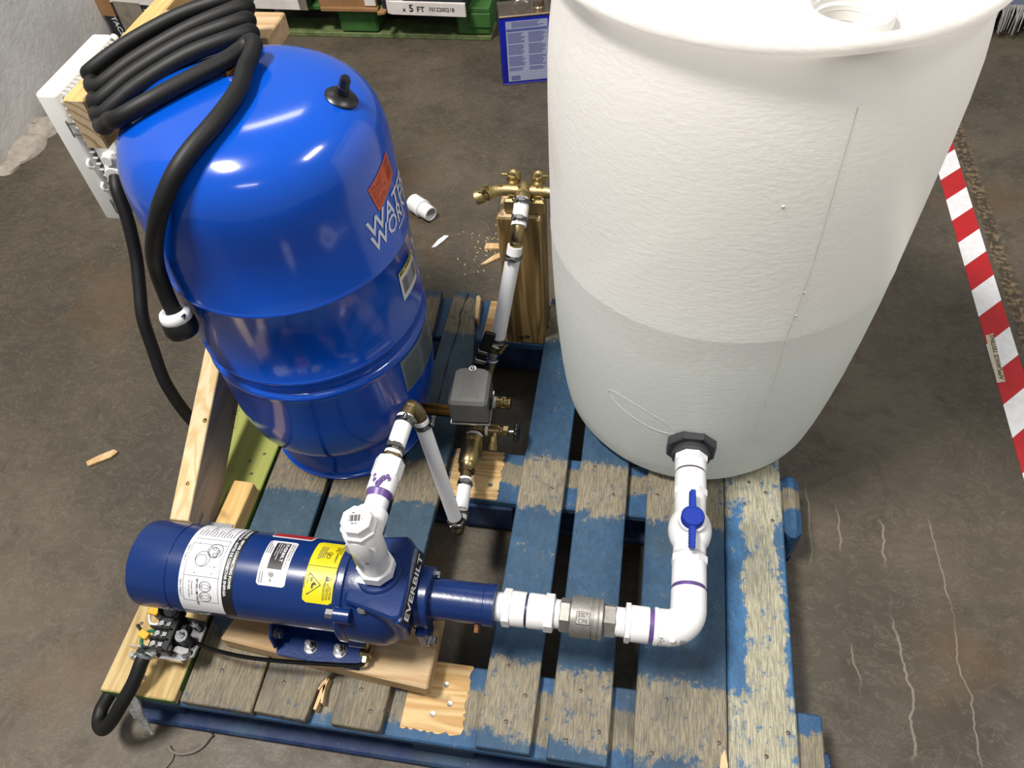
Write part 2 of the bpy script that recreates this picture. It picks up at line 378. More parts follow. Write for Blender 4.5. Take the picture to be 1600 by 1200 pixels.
def spline(pts, n=8, closed=False):
    pts = [V(p) for p in pts]; out = []; N = len(pts)
    for i in range(N if closed else N-1):
        g = lambda j: pts[j % N] if closed else pts[max(0, min(N-1, j))]
        a, b, c, d = g(i-1), g(i), g(i+1), g(i+2)
        for k_ in range(n):
            t = k_/n
            out.append(0.5*((2*b)+(c-a)*t+(2*a-5*b+4*c-d)*t*t+(3*b-a-3*c+d)*t**3))
    if not closed: out.append(pts[-1])
    return out
ORI = {}
def build(name, mb, mats, parent=None, angle=35, smooth=True, kind=None, label=None):
    me = bpy.data.meshes.new(name); off = ORI.get(parent, V((0, 0, 0))) if parent else V((0, 0, 0))
    me.from_pydata([(p[0]-off.x, p[1]-off.y, p[2]-off.z) for p in mb.v], [], mb.f)
    mats = mats if isinstance(mats, (list, tuple)) else [mats]
    for q in mats: me.materials.append(M[q] if isinstance(q, str) else q)
    if len(mats) > 1: me.polygons.foreach_set('material_index', mb.m)
    if smooth:
        me.shade_smooth(); me.set_sharp_from_angle(angle=math.radians(angle))
    me.update()
    o = bpy.data.objects.new(name, me); COL.objects.link(o)
    if parent: o.parent = parent; ORI[o] = off
    if kind: o['kind'] = kind
    if label: o['label'] = label
    return o
def tag(o, label, cat, group=None):
    o['label'] = label; o['category'] = cat
    if group: o['group'] = group
    return o
def thing(name, loc, label, cat, group=None):
    o = bpy.data.objects.new(name, None); o.empty_display_size = 0.05; COL.objects.link(o); o.location = loc; ORI[o] = V(loc)
    return tag(o, label, cat, group)
def solo(name, mb, mats, base, label, cat, group=None, angle=35, smooth=True):
    """a thing that is one mesh, its origin at its base"""
    b = V(base); mb.v = [(p[0]-b.x, p[1]-b.y, p[2]-b.z) for p in mb.v]
    o = build(name, mb, mats, None, angle, smooth); o.location = b; ORI[o] = b
    return tag(o, label, cat, group)
def piece(name, mesh_obj, loc, parent, rot=None):
    """another child sharing the mesh of an earlier one"""
    o = mesh_obj.copy(); COL.objects.link(o); o.name = name; o.parent = parent; o.location = V(loc)-ORI[parent]; ORI[o] = V(loc)
    if rot: o.rotation_euler = rot
    return o
_txt = {}
def text2d(s, size, bold=0.0, align='LEFT', width=None):
    """outline of a line of text as flat 2-D verts and faces"""
    key = (s, bold)
    if key not in _txt:
        c = bpy.data.curves.new('t', 'FONT'); c.body = s; c.size = 1; c.offset = bold; c.resolution_u = 2; c.fill_mode = 'FRONT'
        o = bpy.data.objects.new('t', c); me = o.to_mesh()
        _txt[key] = ([(p.co.x, p.co.y) for p in me.vertices], [list(f.vertices) for f in me.polygons])
        o.to_mesh_clear(); bpy.data.objects.remove(o); bpy.data.curves.remove(c)
    vs, fs = _txt[key]
    if not vs: return [], []
    x0 = min(p[0] for p in vs); x1 = max(p[0] for p in vs)
    k_ = size*1.4; kx = (width/(x1-x0)) if width else k_
    sh = {'LEFT': -x0, 'CENTER': -(x0+x1)/2, 'RIGHT': -x1}[align]
    return [((p[0]+sh)*kx, p[1]*k_) for p in vs], fs
def put_text(mb, s, size, fn, m=0, bold=0.0, align='LEFT', width=None):
    vs, fs = text2d(s, size, bold, align, width)
    if vs: mb.add([fn(x_, y_) for x_, y_ in vs], fs, m)
def plane_fn(o, ux, uy, lift=0.0006):
    o = V(o); ux = V(ux).normalized(); uy = V(uy).normalized(); n = ux.cross(uy)*lift
    return lambda x_, y_: o+ux*x_+uy*y_+n
def place(o, loc, parent=None, rot=None, scale=None):
    """put a mesh built about its own origin somewhere, as a child if a parent is given"""
    base = ORI.get(parent, V((0, 0, 0))) if parent else V((0, 0, 0))
    o.parent = parent; o.location = V(loc)-base; ORI[o] = V(loc)
    if rot: o.rotation_euler = rot
    if scale: o.scale = scale
    return o
def twin(o, loc, parent=None, rot=None, scale=None):
    c = o.copy(); COL.objects.link(c); place(c, loc, parent, rot, scale)
    for ch in list(o.children):
        d = ch.copy(); COL.objects.link(d); d.parent = c
    return c

# ================================================================== setting
fl = MB().grid(lambda u, v: (-1.9+6.4*u, -2.6+7.6*v, FZ), 24, 28)
build('floor', fl, 'concrete', None, kind='structure')
a, b = V((-1.16, 0.6, 0)), V((-1.47, 4.6, 0)); d = (b-a).normalized(); nrm = V((-d.y, d.x, 0))
wl = MB(); L = (b-a).length
wl.grid(lambda u, v: tuple(a+d*L*u+V((0, 0, FZ+2.8*v))+nrm*(0.012*math.sin(9*u+5*v))), 40, 30)
wl.prism([tuple((a+nrm*0.03)[:2]), tuple((b+nrm*0.03)[:2]), tuple((b+nrm*0.2)[:2]), tuple((a+nrm*0.2)[:2])], FZ, 2.66)
build('wall_left', wl, 'plaster', None, kind='structure')

# ================================================================== pallet
pal = thing('pallet', (0, 0, 0), 'blue painted wooden pallet carrying tank, pump and drum', 'pallet')
TH = 0.020
def board(poly, mat, z1=0.0, th=TH, name='deck_board', bev=0.0018):
    return build(name, MB().prism(poly, z1-th, z1, bev=bev), mat, pal)
def rect(x0, y0, x1, y1): return [(x0, y0), (x1, y0), (x1, y1), (x0, y1)]
tb = board(rect(0.0, 0.0, 0.137, 1.016), 'treated', bev=0.002); tb['label'] = 'newer green-tinted treated board on the left edge'
ge = MB().box((0.001, -0.0012, -TH+.002), (0.136, 0.0, -0.002)); ge.box((0.1370, 0.02, -TH+.002), (0.1376, 1.0, -0.003))
build('edge_stain', ge, 'green_edge', pal)
board([(0.147, 0.001), (0.276, 0.0), (0.268, 0.34), (0.262, 0.6), (0.262, 1.014), (0.143, 1.014)], 'deck_dark')
cb = board([(0.279, 0.003), (0.370, 0.0), (0.376, 0.06), (0.394, 0.085), (0.398, 0.16), (0.408, 0.35), (0.404, 0.6), (0.386, 1.014), (0.278, 1.014), (0.2795, 0.4), (0.2785, 0.15)], 'deck_dark')
db = board([(0.413, 0.002), (0.498, 0.001), (0.500, 0.40), (0.504, 0.80), (0.483, 0.93), (0.474, 1.016), (0.418, 1.014), (0.412, 0.5)], 'deck_dark')
board(rect(0.656, 0.001, 0.745, 1.015), 'deck')
board(rect(0.771, 0.0, 0.867, 1.016), 'deck')
board(rect(0.906, 0.001, 1.0515, 1.015), 'deck')
board(rect(1.0535, 0.0, 1.160, 1.016), 'deck_cream', bev=0.003)
# splintered places on two boards
sp = MB()
for (x, y, l, wd, an) in ((0.383, 0.02, 0.055, 0.007, 1.45), (0.391, 0.032, 0.045, 0.005, 1.7), (0.378, 0.052, 0.03, 0.004, 1.2)):
    c_, s_ = math.cos(an), math.sin(an)
    sp.prism([(x, y), (x+c_*l, y+s_*l), (x+c_*l*.6-s_*wd, y+s_*l*.6+c_*wd), (x-s_*wd*.8, y+c_*wd*.8)], -TH, -0.002, bev=.0006)
build('splintered_edge', sp, 'splinter', pal)
sp = MB().prism([(0.483, 0.93), (0.492, 0.925), (0.486, 0.995), (0.478, 1.006), (0.474, 1.0)], -TH, 0.003, bev=.0008)
build('splintered_edge', sp, 'splinter', pal)
crack = MB().tube(spline([(0.452, 1.01, 0.0), (0.446, 0.94, 0.0), (0.451, 0.90, 0.0), (0.447, 0.80, 0.0), (0.449, 0.70, 0.0), (0.447, 0.62, 0.0)], 8), [0.0016+0.0008*math.sin(i) for i in range(41)], 6)
build('crack', crack, 'dark', pal)
# stringer boards, blocks, bottom boards
for y0, y1, x0, x1 in ((0.0, 0.132, 0.008, 1.205), (0.460, 0.576, 0.004, 1.196), (0.882, 1.012, 0.006, 1.198)):
    z1 = -TH-0.001
    build('stringer_board', MB().box((x0, y0, z1-0.02), (x1, y1, z1), bev=0.003), 'stringer', pal)
# new plywood patches screwed to the stringers
pz = -TH+0.0004
def ragged(x0, y0, x1, y1, n=22, amp=0.0035):
    p = [(x0, y0), (x1, y0)]
    p += [(x1+random.uniform(-amp, amp), y0+(y1-y0)*i/n) for i in range(1, n)]
    return p+[(x1, y1), (x0, y1)]
build('bare_patch', MB().prism([(0.525, 0.132), (0.525, 0.045)]+[(0.525+0.006*i, 0.018+random.uniform(-.003, .004)) for i in range(16)]+ragged(0.62, 0.02, 0.628, 0.132)[1:-1], pz-.002, pz), 'bare_x', pal)
build('bare_patch', MB().prism(ragged(0.5095, 0.4612, 0.612, 0.575)[0:1]+ragged(0.51, 0.4612, 0.612, 0.575)[1:], pz-.002, pz), 'bare_x', pal)
build('bare_patch', MB().prism(rect(0.507, 0.883, 0.60, 1.010), pz-.002, pz), 'bare_x', pal)
for bx_ in ((0.012, 0.11), (0.535, 0.645), (1.09, 1.192)):
    for by_ in ((0.008, 0.128), (0.455, 0.578), (0.885, 1.008)):
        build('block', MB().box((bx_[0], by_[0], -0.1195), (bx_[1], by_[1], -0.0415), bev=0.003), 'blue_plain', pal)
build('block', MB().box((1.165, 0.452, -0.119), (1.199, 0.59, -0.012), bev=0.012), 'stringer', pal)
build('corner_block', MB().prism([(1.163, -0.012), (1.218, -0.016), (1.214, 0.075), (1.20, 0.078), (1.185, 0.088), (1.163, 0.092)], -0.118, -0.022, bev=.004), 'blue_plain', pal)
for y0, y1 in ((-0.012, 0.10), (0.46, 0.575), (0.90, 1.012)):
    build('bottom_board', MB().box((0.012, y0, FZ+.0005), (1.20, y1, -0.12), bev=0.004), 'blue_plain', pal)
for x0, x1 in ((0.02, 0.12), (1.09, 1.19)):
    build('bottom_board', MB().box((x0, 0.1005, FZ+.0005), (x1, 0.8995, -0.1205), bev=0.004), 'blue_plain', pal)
# nails and screws
nm = MB().lathe([(0.0, 0.0014), (0.0022, 0.0012), (0.0036, 0.0004), (0.0036, -0.001)], seg=10)
nail0 = None
nails = [(.20, .06), (.24, .10), (.315, .055), (.45, .062), (.475, .03), (.69, .135), (.70, .045), (.725, .09), (.815, .11), (.80, .03), (.85, .05), (.955, .115), (.935, .03), (1.038, .06), (1.145, .09), (1.11, .05), (.69, .56), (.72, .49), (.80, .55), (.84, .49), (.93, .54), (.925, .5), (1.10, .55), (1.13, .53), (1.09, .50), (.44, .56), (.475, .50), (.33, .5), (.07, .03), (.10, .07), (.045, .1), (.115, .5), (.105, .45), (.09, .48), (.43, .93), (.445, .96), (.66, .92), (.71, .96), (1.14, .47), (.02, .12)]
for (x, y) in nails:
    if nail0 is None: nail0 = build('nail', nm, 'nail', None); place(nail0, (x, y, 0), pal)
    else: twin(nail0, (x, y, 0), pal)
sm = MB().lathe([(0.0, 0.0005), (0.0012, 0.0004), (0.0014, 0.0016), (0.0044, 0.0018), (0.005, 0.0004), (0.005, -0.002)], seg=14)
sc0 = None
for (x, y) in ((.588, .095), (.60, .065), (.575, .045), (.595, .495), (.53, .54), (.56, .56)):
    if sc0 is None: sc0 = build('screw', sm, 'zinc', None); place(sc0, (x, y, pz), pal)
    else: twin(sc0, (x, y, pz), pal)
chip0 = MB().prism([(1.036, -0.002), (1.05, 0.0), (1.0515, 0.03), (1.047, 0.052), (1.041, 0.04)], -.004, 0.0008)
build('bare_chip', chip0, 'splinter', pal)

# ================================================================== white drum
bx, by = 0.981, 0.789
drum = thing('water_drum', (bx, by, 0.0), 'big white plastic drum standing on the right half of the pallet', 'drum')
prof = [(0.0, 0.012), (0.20, 0.010), (0.232, 0.0), (0.250, 0.006), (0.2615, 0.028), (0.268, 0.07), (0.2745, 0.13), (0.281, 0.21), (0.286, 0.30), (0.289, 0.38), (0.2898, 0.444), (0.2906, 0.4485), (0.2906, 0.4505), (0.2900, 0.4545), (0.2905, 0.58), (0.2905, 0.69), (0.2895, 0.745), (0.2870, 0.79), (0.2825, 0.825), (0.2790, 0.846), (0.2785, 0.862), (0.2795, 0.880), (0.2830, 0.890), (0.2915, 0.8935), (0.2948, 0.897), (0.2955, 0.903), (0.2935, 0.909), (0.2885, 0.912), (0.283, 0.910), (0.278, 0.904), (0.2685, 0.8965)]
build('shell', MB().lathe(prof, (bx, by, 0), seg=96), 'hdpe', drum, 60)
q = bmesh.new(); hx, hy, hr = 1.044, 0.563, 0.034
def loop(r, cx, cy, n, z):
    vs = [q.verts.new((cx+r*math.cos(2*math.pi*i/n), cy+r*math.sin(2*math.pi*i/n), z)) for i in range(n)]
    return [q.edges.new((vs[i], vs[(i+1) % n])) for i in range(n)]
bmesh.ops.triangle_fill(q, use_beauty=True, edges=loop(0.269, bx, by, 96, .8965)+loop(hr, hx, hy, 40, .8965))
for f_ in q.faces:
    if f_.normal.z < 0: f_.normal_flip()
build('lid', MB().bm(q), 'hdpe', drum)
nk = MB().lathe([(0.047, 0), (0.0475, 0.004), (0.0475, 0.019), (0.0445, 0.0225), (0.041, 0.0225), (0.0395, 0.020), (0.0395, 0.015), (0.0375, 0.0135), (0.0375, 0.007), (0.0345, 0.005), (0.034, -0.012)], (hx, hy, .8965), seg=56)
build('open_bung_neck', nk, 'hdpe_solid', drum, 50)
b2 = MB().lathe([(0.044, 0), (0.0445, 0.014), (0.042, 0.017), (0.035, 0.017)], (0.80, 0.655, .8965), seg=40)
bn = build('second_bung_neck', b2, 'hdpe_solid', drum, 50)
build('bung_cap', MB().lathe([(0.0, 0.012), (0.02, 0.012), (0.022, 0.019), (0.0345, 0.019), (0.0345, 0.0)], (0.80, 0.655, .8965), seg=40), 'rug', bn)
build('water', MB().lathe([(0, 0.462), (0.2885, 0.462)], (bx, by, 0), seg=64), 'water', drum)
# mould seam running down the front
sm_ = [(bx+(r+.0003)*math.cos(math.radians(-71.3+0.5*math.sin(h*23))), by+(r+.0003)*math.sin(math.radians(-71.3+0.5*math.sin(h*23))), h) for r, h in prof if 0.2 < h < 0.83]
build('mould_line', MB().tube(spline(sm_, 6), 0.0006, 6), 'seam', drum)
# faint oval recess moulded low on the left
ov = []
for i in range(40):
    a_ = 2*math.pi*i/40; th_ = math.radians(-112+13.5*math.cos(a_)); zz_ = 0.215+0.022*math.sin(a_)+0.02*math.cos(a_)*-1
    rr_ = 0.2815+(zz_-0.21)*0.062
    ov.append((bx+rr_*math.cos(th_), by+rr_*math.sin(th_), zz_))
build('moulded_panel', MB().tube(ov, 0.0004, 6, closed=True), 'oval', drum)
for (t_, z_) in ((-83, .70), (-70.6, .545), (-71, .50)):
    mk = MB().sphere((bx+.2905*math.cos(math.radians(t_)), by+.2905*math.sin(math.radians(t_)), z_), 0.0026, 10, 0, (1, .6, 1))
    build('scuff', mk, 'seam', drum)

# ================================================================== blue pressure tank
tx, ty = 0.275, 0.620
tank = thing('pressure_tank', (tx, ty, 0), 'glossy blue steel pressure tank on the left half of the pallet', 'tank')
R = 0.198
dome = []
for i in range(41):
    a_ = math.pi/2*i/40; n_ = 3.5
    dome.append((R*max(0.0, math.cos(a_))**(2/n_), 0.62+0.145*math.sin(a_)**(2/n_)))
dome[-1] = (0.0, 0.765)
def bead(z, h=0.006, d=0.0028): return [(R, z-h), (R+d*.6, z-h*.6), (R+d, z), (R+d*.6, z+h*.6), (R, z+h)]
tp = [(0.128, 0.077), (0.150, 0.079), (0.166, 0.088), (0.181, 0.106), (0.1915, 0.135), (0.1965, 0.172), (R, 0.215)]
tp += [(R, 0.296)]+bead(0.309, .008, .0032)[1:]+[(R-.0042, 0.319), (R-.0042, 0.340)]+bead(0.3505, .0055, .0026)[1:]+[(R, 0.40)]+bead(0.510)+dome
body = build('tank_body', MB().lathe(tp, (tx, ty, 0), seg=112), 'tank', tank, 50)
build('skirt', MB().lathe([(0.150, 0.098), (0.1535, 0.082), (0.1535, 0.014), (0.158, 0.006), (0.163, 0.004), (0.163, 0.0005), (0.150, 0.0005), (0.150, 0.08)], (tx, ty, 0), seg=80), 'tank', tank, 40)
build('top_fitting', MB().lathe([(0, .004), (.004, .004), (.005, .009), (.0085, .009), (.0105, .005), (.0105, -.004)], (tx-.022, ty+.034, .7625), seg=24), 'copper', tank)
# black air valve on the dome
ax_ = V((0.40, 0.03, 0.92)).normalized(); vp = V((0.4215, 0.629, 0.7475))
av = build('air_valve', MB().lathe([(0, .006), (.006, .008), (.012, .007), (.021, .004), (.0235, .0015), (.0225, -.004)], vp, ax_, 32), 'black', tank)
build('valve_cap', MB().lathe([(0.0085, .006), (.009, .018), (.0075, .0185), (.0075, .031), (.006, .034), (0, .034)], vp, ax_, 6), 'black', av, 20)
def tc(th, z, lift=0.0):
    """point of the tank's skin at an angle and a height"""
    r = R
    if z > 0.62: r = R*max(0, 1-((z-.62)/.145)**3.5)**(1/3.5)
    t_ = math.radians(th); return (tx+(r+lift)*math.cos(t_), ty+(r+lift)*math.sin(t_), z)
def tquad(c00, c10, c11, c01, lift=.0009):
    def fn(u, v):
        th = (c00[0]*(1-u)+c10[0]*u)*(1-v)+(c01[0]*(1-u)+c11[0]*u)*v
        z = (c00[1]*(1-u)+c10[1]*u)*(1-v)+(c01[1]*(1-u)+c11[1]*u)*v
        return tc(th, z, lift)
    return fn
def bars(mb, fn, rows, m=1):
    for u0, u1, v0, v1 in rows:
        mb.grid(lambda u, v: fn(u0+(u1-u0)*u, v0+(v1-v0)*v), max(1, int((u1-u0)*8)), 1, m)
oq = ((-20.2, .652), (-16.4, .604), (2.0, .626), (0.3, .670))
ol = MB().grid(tquad(*oq), 8, 10)
rows = []
for i in range(7):
    u_ = .1+.12*i; rows.append((u_, u_+.03, .06, .06+random.uniform(.35, .55)))
for i in range(9): rows.append((.1+.085*i, .1+.085*i+random.choice((.015, .03, .045)), .70, .94))
for i in range(5): rows.append((.12+.03*i, .135+.03*i, .05+.1*i, .12+.1*i))
bars(ol, tquad(*oq, lift=.0014), rows)
build('orange_sticker', ol, ['orange', 'orange_dark'], tank, smooth=True)
def wrap(th0, z0, lift=.0012, sl=0.0):
    return lambda x_, y_: tc(th0+math.degrees(x_/R), z0+y_+x_*sl, lift)
pt = MB()
put_text(pt, 'WATER', .031, wrap(-26.2, .576), width=.148, bold=.012)
put_text(pt, 'WORKER', .031, wrap(-25.6, .5475), width=.172, bold=.012)
wf = wrap(-4, .536)
for i in range(6): pt.grid(lambda u, v: wf(.007*i+.005*u, .0055*v), 1, 1)
build('lettering', pt, 'pearl', tank, label='pale lettering WATER WORKER')
yq = ((-13.4, .410), (6, .404), (6, .466), (-13.4, .470))
yl = MB().grid(tquad(*yq), 6, 4)
f2 = tquad(*yq, lift=.0013)
yl.grid(lambda u, v: f2(u, .84+.16*v), 6, 1, 2)
rows = [(.1+.05*i, .1+.05*i+random.choice((.018, .03)), .18, .70) for i in range(17)]
bars(yl, f2, rows)
build('barcode_sticker', yl, ['white', 'ink_grey', 'yellow'], tank)
mt = MB(); fw = tquad(*yq, lift=.0017)
put_text(mt, 'MFG. WARRANTY', .007, lambda x_, y_: fw(.05+x_/.065, .87+y_/.060), width=.058, bold=.02)
build('sticker_print', mt, 'ink', tank)
sq = ((-26.8, .216), (14, .216), (14, .299), (-26.8, .299))
sl = MB().grid(tquad(*sq), 12, 4); f3 = tquad(*sq, lift=.0013)
rows = [(.04, .04+random.uniform(.26, .36), .08+.055*i, .08+.055*i+.022) for i in range(15)]
rows += [(.46, .46+random.uniform(.3, .42), .08+.055*i, .08+.055*i+.022) for i in range(15)]
bars(sl, f3, rows)
build('instruction_sticker', sl, ['foil', 'foil_ink'], tank)

# ================================================================== suction line (drum -> pump)
YS, ZS = 0.170, 0.162
XE = 0.970
suc = thing('suction_line', (XE, YS, 0), 'white plastic suction pipe from drum elbowing to the pump inlet', 'pipe')
X_ = lambda x: (x, YS, ZS); Y_ = lambda y: (XE, y, ZS)
def adapter(P, t_thr, t_hex, t_body, t_end, r=.027, n=8, parent=None, thr=.0225):
    """threaded adapter along an axis: thread, hex collar, socket body"""
    mb = MB()
    mb.thread(P(t_thr), P(t_hex), thr, 5)
    mb.cyl(P(t_hex), P(t_body), r*1.09, n, start=math.pi/8)
    s_ = (1 if t_end > t_body else -1)
    mb.lathe([(r*.97, 0), (r, .002), (r, abs(t_end-t_body)-.002), (r*.975, abs(t_end-t_body)), (r*.8, abs(t_end-t_body))], P(t_body), V(P(t_end))-V(P(t_body)), 36)
    return build('threaded_adapter', mb, 'pvc', parent)
adapter(X_, .672, .686, .699, .7215, parent=suc)
build('primer_ring', MB().cyl(X_(.7205), X_(.7265), .0245), 'dark_primer', suc)
adapter(X_, .776, .766, .751, .7255, parent=suc)
cv = build('check_valve', MB().lathe([(0, 0), (.0235, 0), (.0305, .002), (.0312, .006), (.0312, .033), (.0295, .0335), (.0295, .036), (.0312, .0365), (.0312, .043), (.030, .0435), (.0318, .0465), (.0318, .050), (.024, .0515), (0, .0515)], X_(.7905), (1, 0, 0), 44), 'steel', suc)
build('hex_end', MB().cyl(X_(.775), X_(.791), .0262, 6, start=.18), 'steel', cv, 20)
build('hex_end', MB().cyl(X_(.841), X_(.861), .0262, 6, start=.0), 'steel', cv, 20)
dirn = V((0, -.42, .91)); cb_ = V((.8115, YS, ZS))+dirn*.0300
ux = V((1, 0, 0)); uy = dirn.cross(ux)
pm = MB(); mtx = Matrix((ux, uy, dirn)).transposed().to_4x4(); mtx.translation = cb_
pm.box((-.0105, -.0095, -.004), (.0105, .0095, .0022), bev=.001, mat=mtx)
build('size_plate', pm, 'steel', cv, 20)
pm = MB(); fn = plane_fn(cb_+dirn*.0022, ux, uy, .0005)
put_text(pm, '1¼"', .0062, lambda x_, y_: fn(x_, y_+.0014), align='CENTER', bold=.015)
put_text(pm, 'CF8', .0062, lambda x_, y_: fn(x_, y_-.0074), align='CENTER', bold=.015)
build('cast_marking', pm, 'ink_grey', cv)
adapter(X_, .860, .875, .883, .911, r=.0275, parent=suc)
build('primer_ring', MB().cyl(X_(.910), X_(.919), .0252), 'primer', suc)
# elbow
er = .0275; ctr = V((XE-.034, YS+.034, ZS)); pts = [X_(.918), X_(.926)]
for i in range(1, 12):
    a_ = math.pi/2*i/12; pts.append((ctr.x+.034*math.sin(a_), ctr.y-.034*math.cos(a_), ZS))
pts += [Y_(.222), Y_(.2325)]
el = MB().tube(pts, er, 36)
el.lathe([(er, 0), (er+.0012, .001), (er+.0012, .006), (er, .007)], X_(.918), (1, 0, 0), 36)
elb = build('elbow', el, 'pvc', suc, 40)
build('moulded_mark', MB().sphere((.945, YS-.0235, ZS+.014), .0055, 14, 0, (1, .8, .6)), 'pvc', elb)
tm = MB()
fn = lambda x_, y_: (.931+x_, YS-er*math.cos(.38+y_/er)-.0006, ZS+er*math.sin(.38+y_/er)+.0003)
for i in range(3): put_text(tm, ('IIIII', 'III III', 'IIII')[i], .0032, lambda x_, y_: fn(x_-.004+.0, y_-.0045*i+.004))
for i in range(6): tm.grid(lambda u, v: fn(.026+.0015*i+.0008*u, -.006+.012*v), 1, 3)
build('moulded_print', tm, 'ink_grey', elb)
build('primer_ring', MB().cyl(Y_(.2315), Y_(.2405), .0252), 'primer', suc)
adapter(Y_, .300, .291, .278, .2395, r=.0272, parent=suc)
# ball valve
bv = MB().lathe([(.0, 0), (.024, 0), (.0262, .002), (.0262, .016), (.031, .024), (.0345, .036), (.0355, .046), (.0345, .056), (.031, .067), (.0262, .075), (.0262, .108), (.0, .108)], Y_(.294), (0, 1, 0), 48)
bv.lathe([(.0225, .0), (.0225, .040), (.02, .042), (0, .042)], (XE, .340, ZS-.001), (0, 0, 1), 32)
bvo = build('ball_valve', bv, 'pvc', suc, 40)
hd = MB().lathe([(.0185, 0), (.0185, .016), (.0170, .0185), (.0150, .0185), (.0146, .0175), (0, .0178)], (XE-.001, .338, ZS+.037), (0, 0, 1), 40)
for sgn, y0, y1 in ((1, .350, .388), (-1, .326, .282)):
    q_ = [(XE-.001-.0055, y0), (XE-.001-.0042, y1), (XE-.001+.0042, y1), (XE-.001+.0055, y0)]
    hd.prism(q_ if sgn < 0 else q_[::-1], ZS+.041, ZS+.053, bev=.0015)
    for i in range(7):
        yy = y0+(y1-y0)*(i+1)/8; hd.box((XE-.0072, yy-.001, ZS+.042), (XE-.005, yy+.001, ZS+.051))
build('handle', hd, 'valve_blue', bvo, 40)
adapter(Y_, .392, .402, .415, .449, r=.0268, parent=suc)
build('primer_ring', MB().cyl(Y_(.4475), Y_(.4535), .0245), 'dark_primer', suc)
adapter(Y_, .492, .484, .472, .4525, r=.0272, parent=suc)
bk = MB().thread(Y_(.484), Y_(.508), .0325, 8, 40)
bk.ring(Y_(.4835), Y_(.4885), .0335, .026)
bko = build('bulkhead_fitting', bk, 'bulkhead', suc, 50, label='charcoal threaded bulkhead fitting')
fg = MB().lathe([(.02, 0), (.043, 0), (.0455, .0025), (.0455, .016), (.02, .016)], Y_(.4965), (0, 1, 0), 8, start=math.pi/8)
build('flange_nut', fg, 'bulkhead', bko, 25)
fm = MB(); put_text(fm, 'III', .007, plane_fn((.9815, .4963, ZS+.0335), (1, 0, -.45), (0.45, 0, 1)), bold=.01)
build('moulded_print', fm, 'black', bko)

# ================================================================== jet pump
PY, PZ, PR = 0.170, 0.163, 0.0705
bb = [(0.193, 0.101), (0.380, 0.083), (0.569, 0.067), (0.567, 0.245), (0.238, 0.262)]
pb = solo('base_board', MB().prism(bb, 0.0005, 0.038, bev=.003), 'pine_x', (.38, .16, 0.0005), 'short thick pale plank lying under the blue pump', 'plank')
pump = thing('jet_pump', (.36, PY, .0385), 'dark blue electric jet pump with printed labels on its motor', 'pump')
AX = V((1, 0, 0)); PX = lambda x: (x, PY, PZ)
mo = MB().lathe([(0, 0), (PR-.008, 0), (PR-.002, .003), (PR, .009), (PR, .070), (PR-.0012, .0705), (PR-.0012, .0735), (PR, .074), (PR, .352), (0, .352)], PX(.086), AX, 72)
motor = build('motor', mo, 'pump_smooth', pump, 40)
def mp_(x, a, lift=0.0):
    """a point of the motor's skin: x along it, angle from the front (0) over the top (90)"""
    t_ = math.radians(a); return (x, PY-(PR+lift)*math.cos(t_), PZ+(PR+lift)*math.sin(t_))
def mpatch(mb, x0, x1, a0, a1, lift=.0006, m=0, cr=0.0, nu=8, nv=18):
    def fn(u, v):
        x = x0+(x1-x0)*u; a = a0+(a1-a0)*v
        if cr:
            da = min(v, 1-v)*math.radians(abs(a1-a0))*PR
            if da < cr:
                ins = cr-math.sqrt(max(0, cr*cr-(cr-da)**2)); x = x0+ins+(x1-x0-2*ins)*u
        return mp_(x, a, lift)
    mb.grid(fn, nu, nv, m)
def mtext(mb, s, size, x0, a0, m=1, lift=.0010, bold=.01, align='LEFT', width=None):
    put_text(mb, s, size, lambda x_, y_: mp_(x0+y_, a0-math.degrees(x_/PR), lift), m, bold, align, width)
def mbar(mb, x, a0, a1, wd=.0008, m=1, lift=.0010): mpatch(mb, x, x+wd, a0, a1, lift, m, 0, 1, max(2, int(abs(a1-a0)/6)))
def mcirc(mb, x, a, r, wd=.0006, m=1, n=28, sx=1.0):
    vs = []
    for rr in (r, r-wd):
        for i in range(n):
            t_ = 2*math.pi*i/n; vs.append(mp_(x+rr*math.cos(t_)*sx, a+math.degrees(rr*math.sin(t_)/PR), .0011))
    mb.add(vs, [[i, (i+1) % n, n+(i+1) % n, n+i] for i in range(n)], m)
# big white instruction label with a black strip
lb = MB(); mpatch(lb, .181, .253, 3, 150, .0006, 0, 0, 6, 26); mpatch(lb, .253, .271, 3, 150, .0006, 1, 0, 3, 26)
for xx, a0, a1 in ((.189, 24, 100), (.247, 24, 108)): mbar(lb, xx, a0, a1, .0005)
for a_ in (24, 58, 100, 108):
    mpatch(lb, .189, .2475, a_, a_+.45, .0010, 1, 0, 6, 1)
for cx_, ca_, r_ in ((.214, 80, .0125), (.212, 78, .0095), (.230, 92, .0125), (.2285, 90, .0085), (.232, 86, .004), (.236, 91, .003), (.228, 95, .003)): mcirc(lb, cx_, ca_, r_, .0008, 1)
mbar(lb, .243, 72, 88, .0005, 2); mbar(lb, .236, 69, 74, .0005, 2)
mpatch(lb, .222, .243, 71, 71.5, .001, 2, 0, 4, 1); mpatch(lb, .226, .243, 87, 87.4, .001, 2, 0, 4, 1)
for ca_ in (46, 32):
    mcirc(lb, .226, ca_, .0085, .0007, 1, sx=1.15); mpatch(lb, .2205, .2315, ca_-2.6, ca_-2.2, .001, 2, 0, 4, 1); mpatch(lb, .2205, .2315, ca_+2.2, ca_+2.6, .001, 2, 0, 4, 1)
    mbar(lb, .2205, ca_-2.6, ca_+2.6, .0005, 2); mbar(lb, .231, ca_-2.6, ca_+2.6, .0005, 2)
    mcirc(lb, .2185, ca_, .0018, .0005, 2); mcirc(lb, .2345, ca_, .0018, .0005, 2)
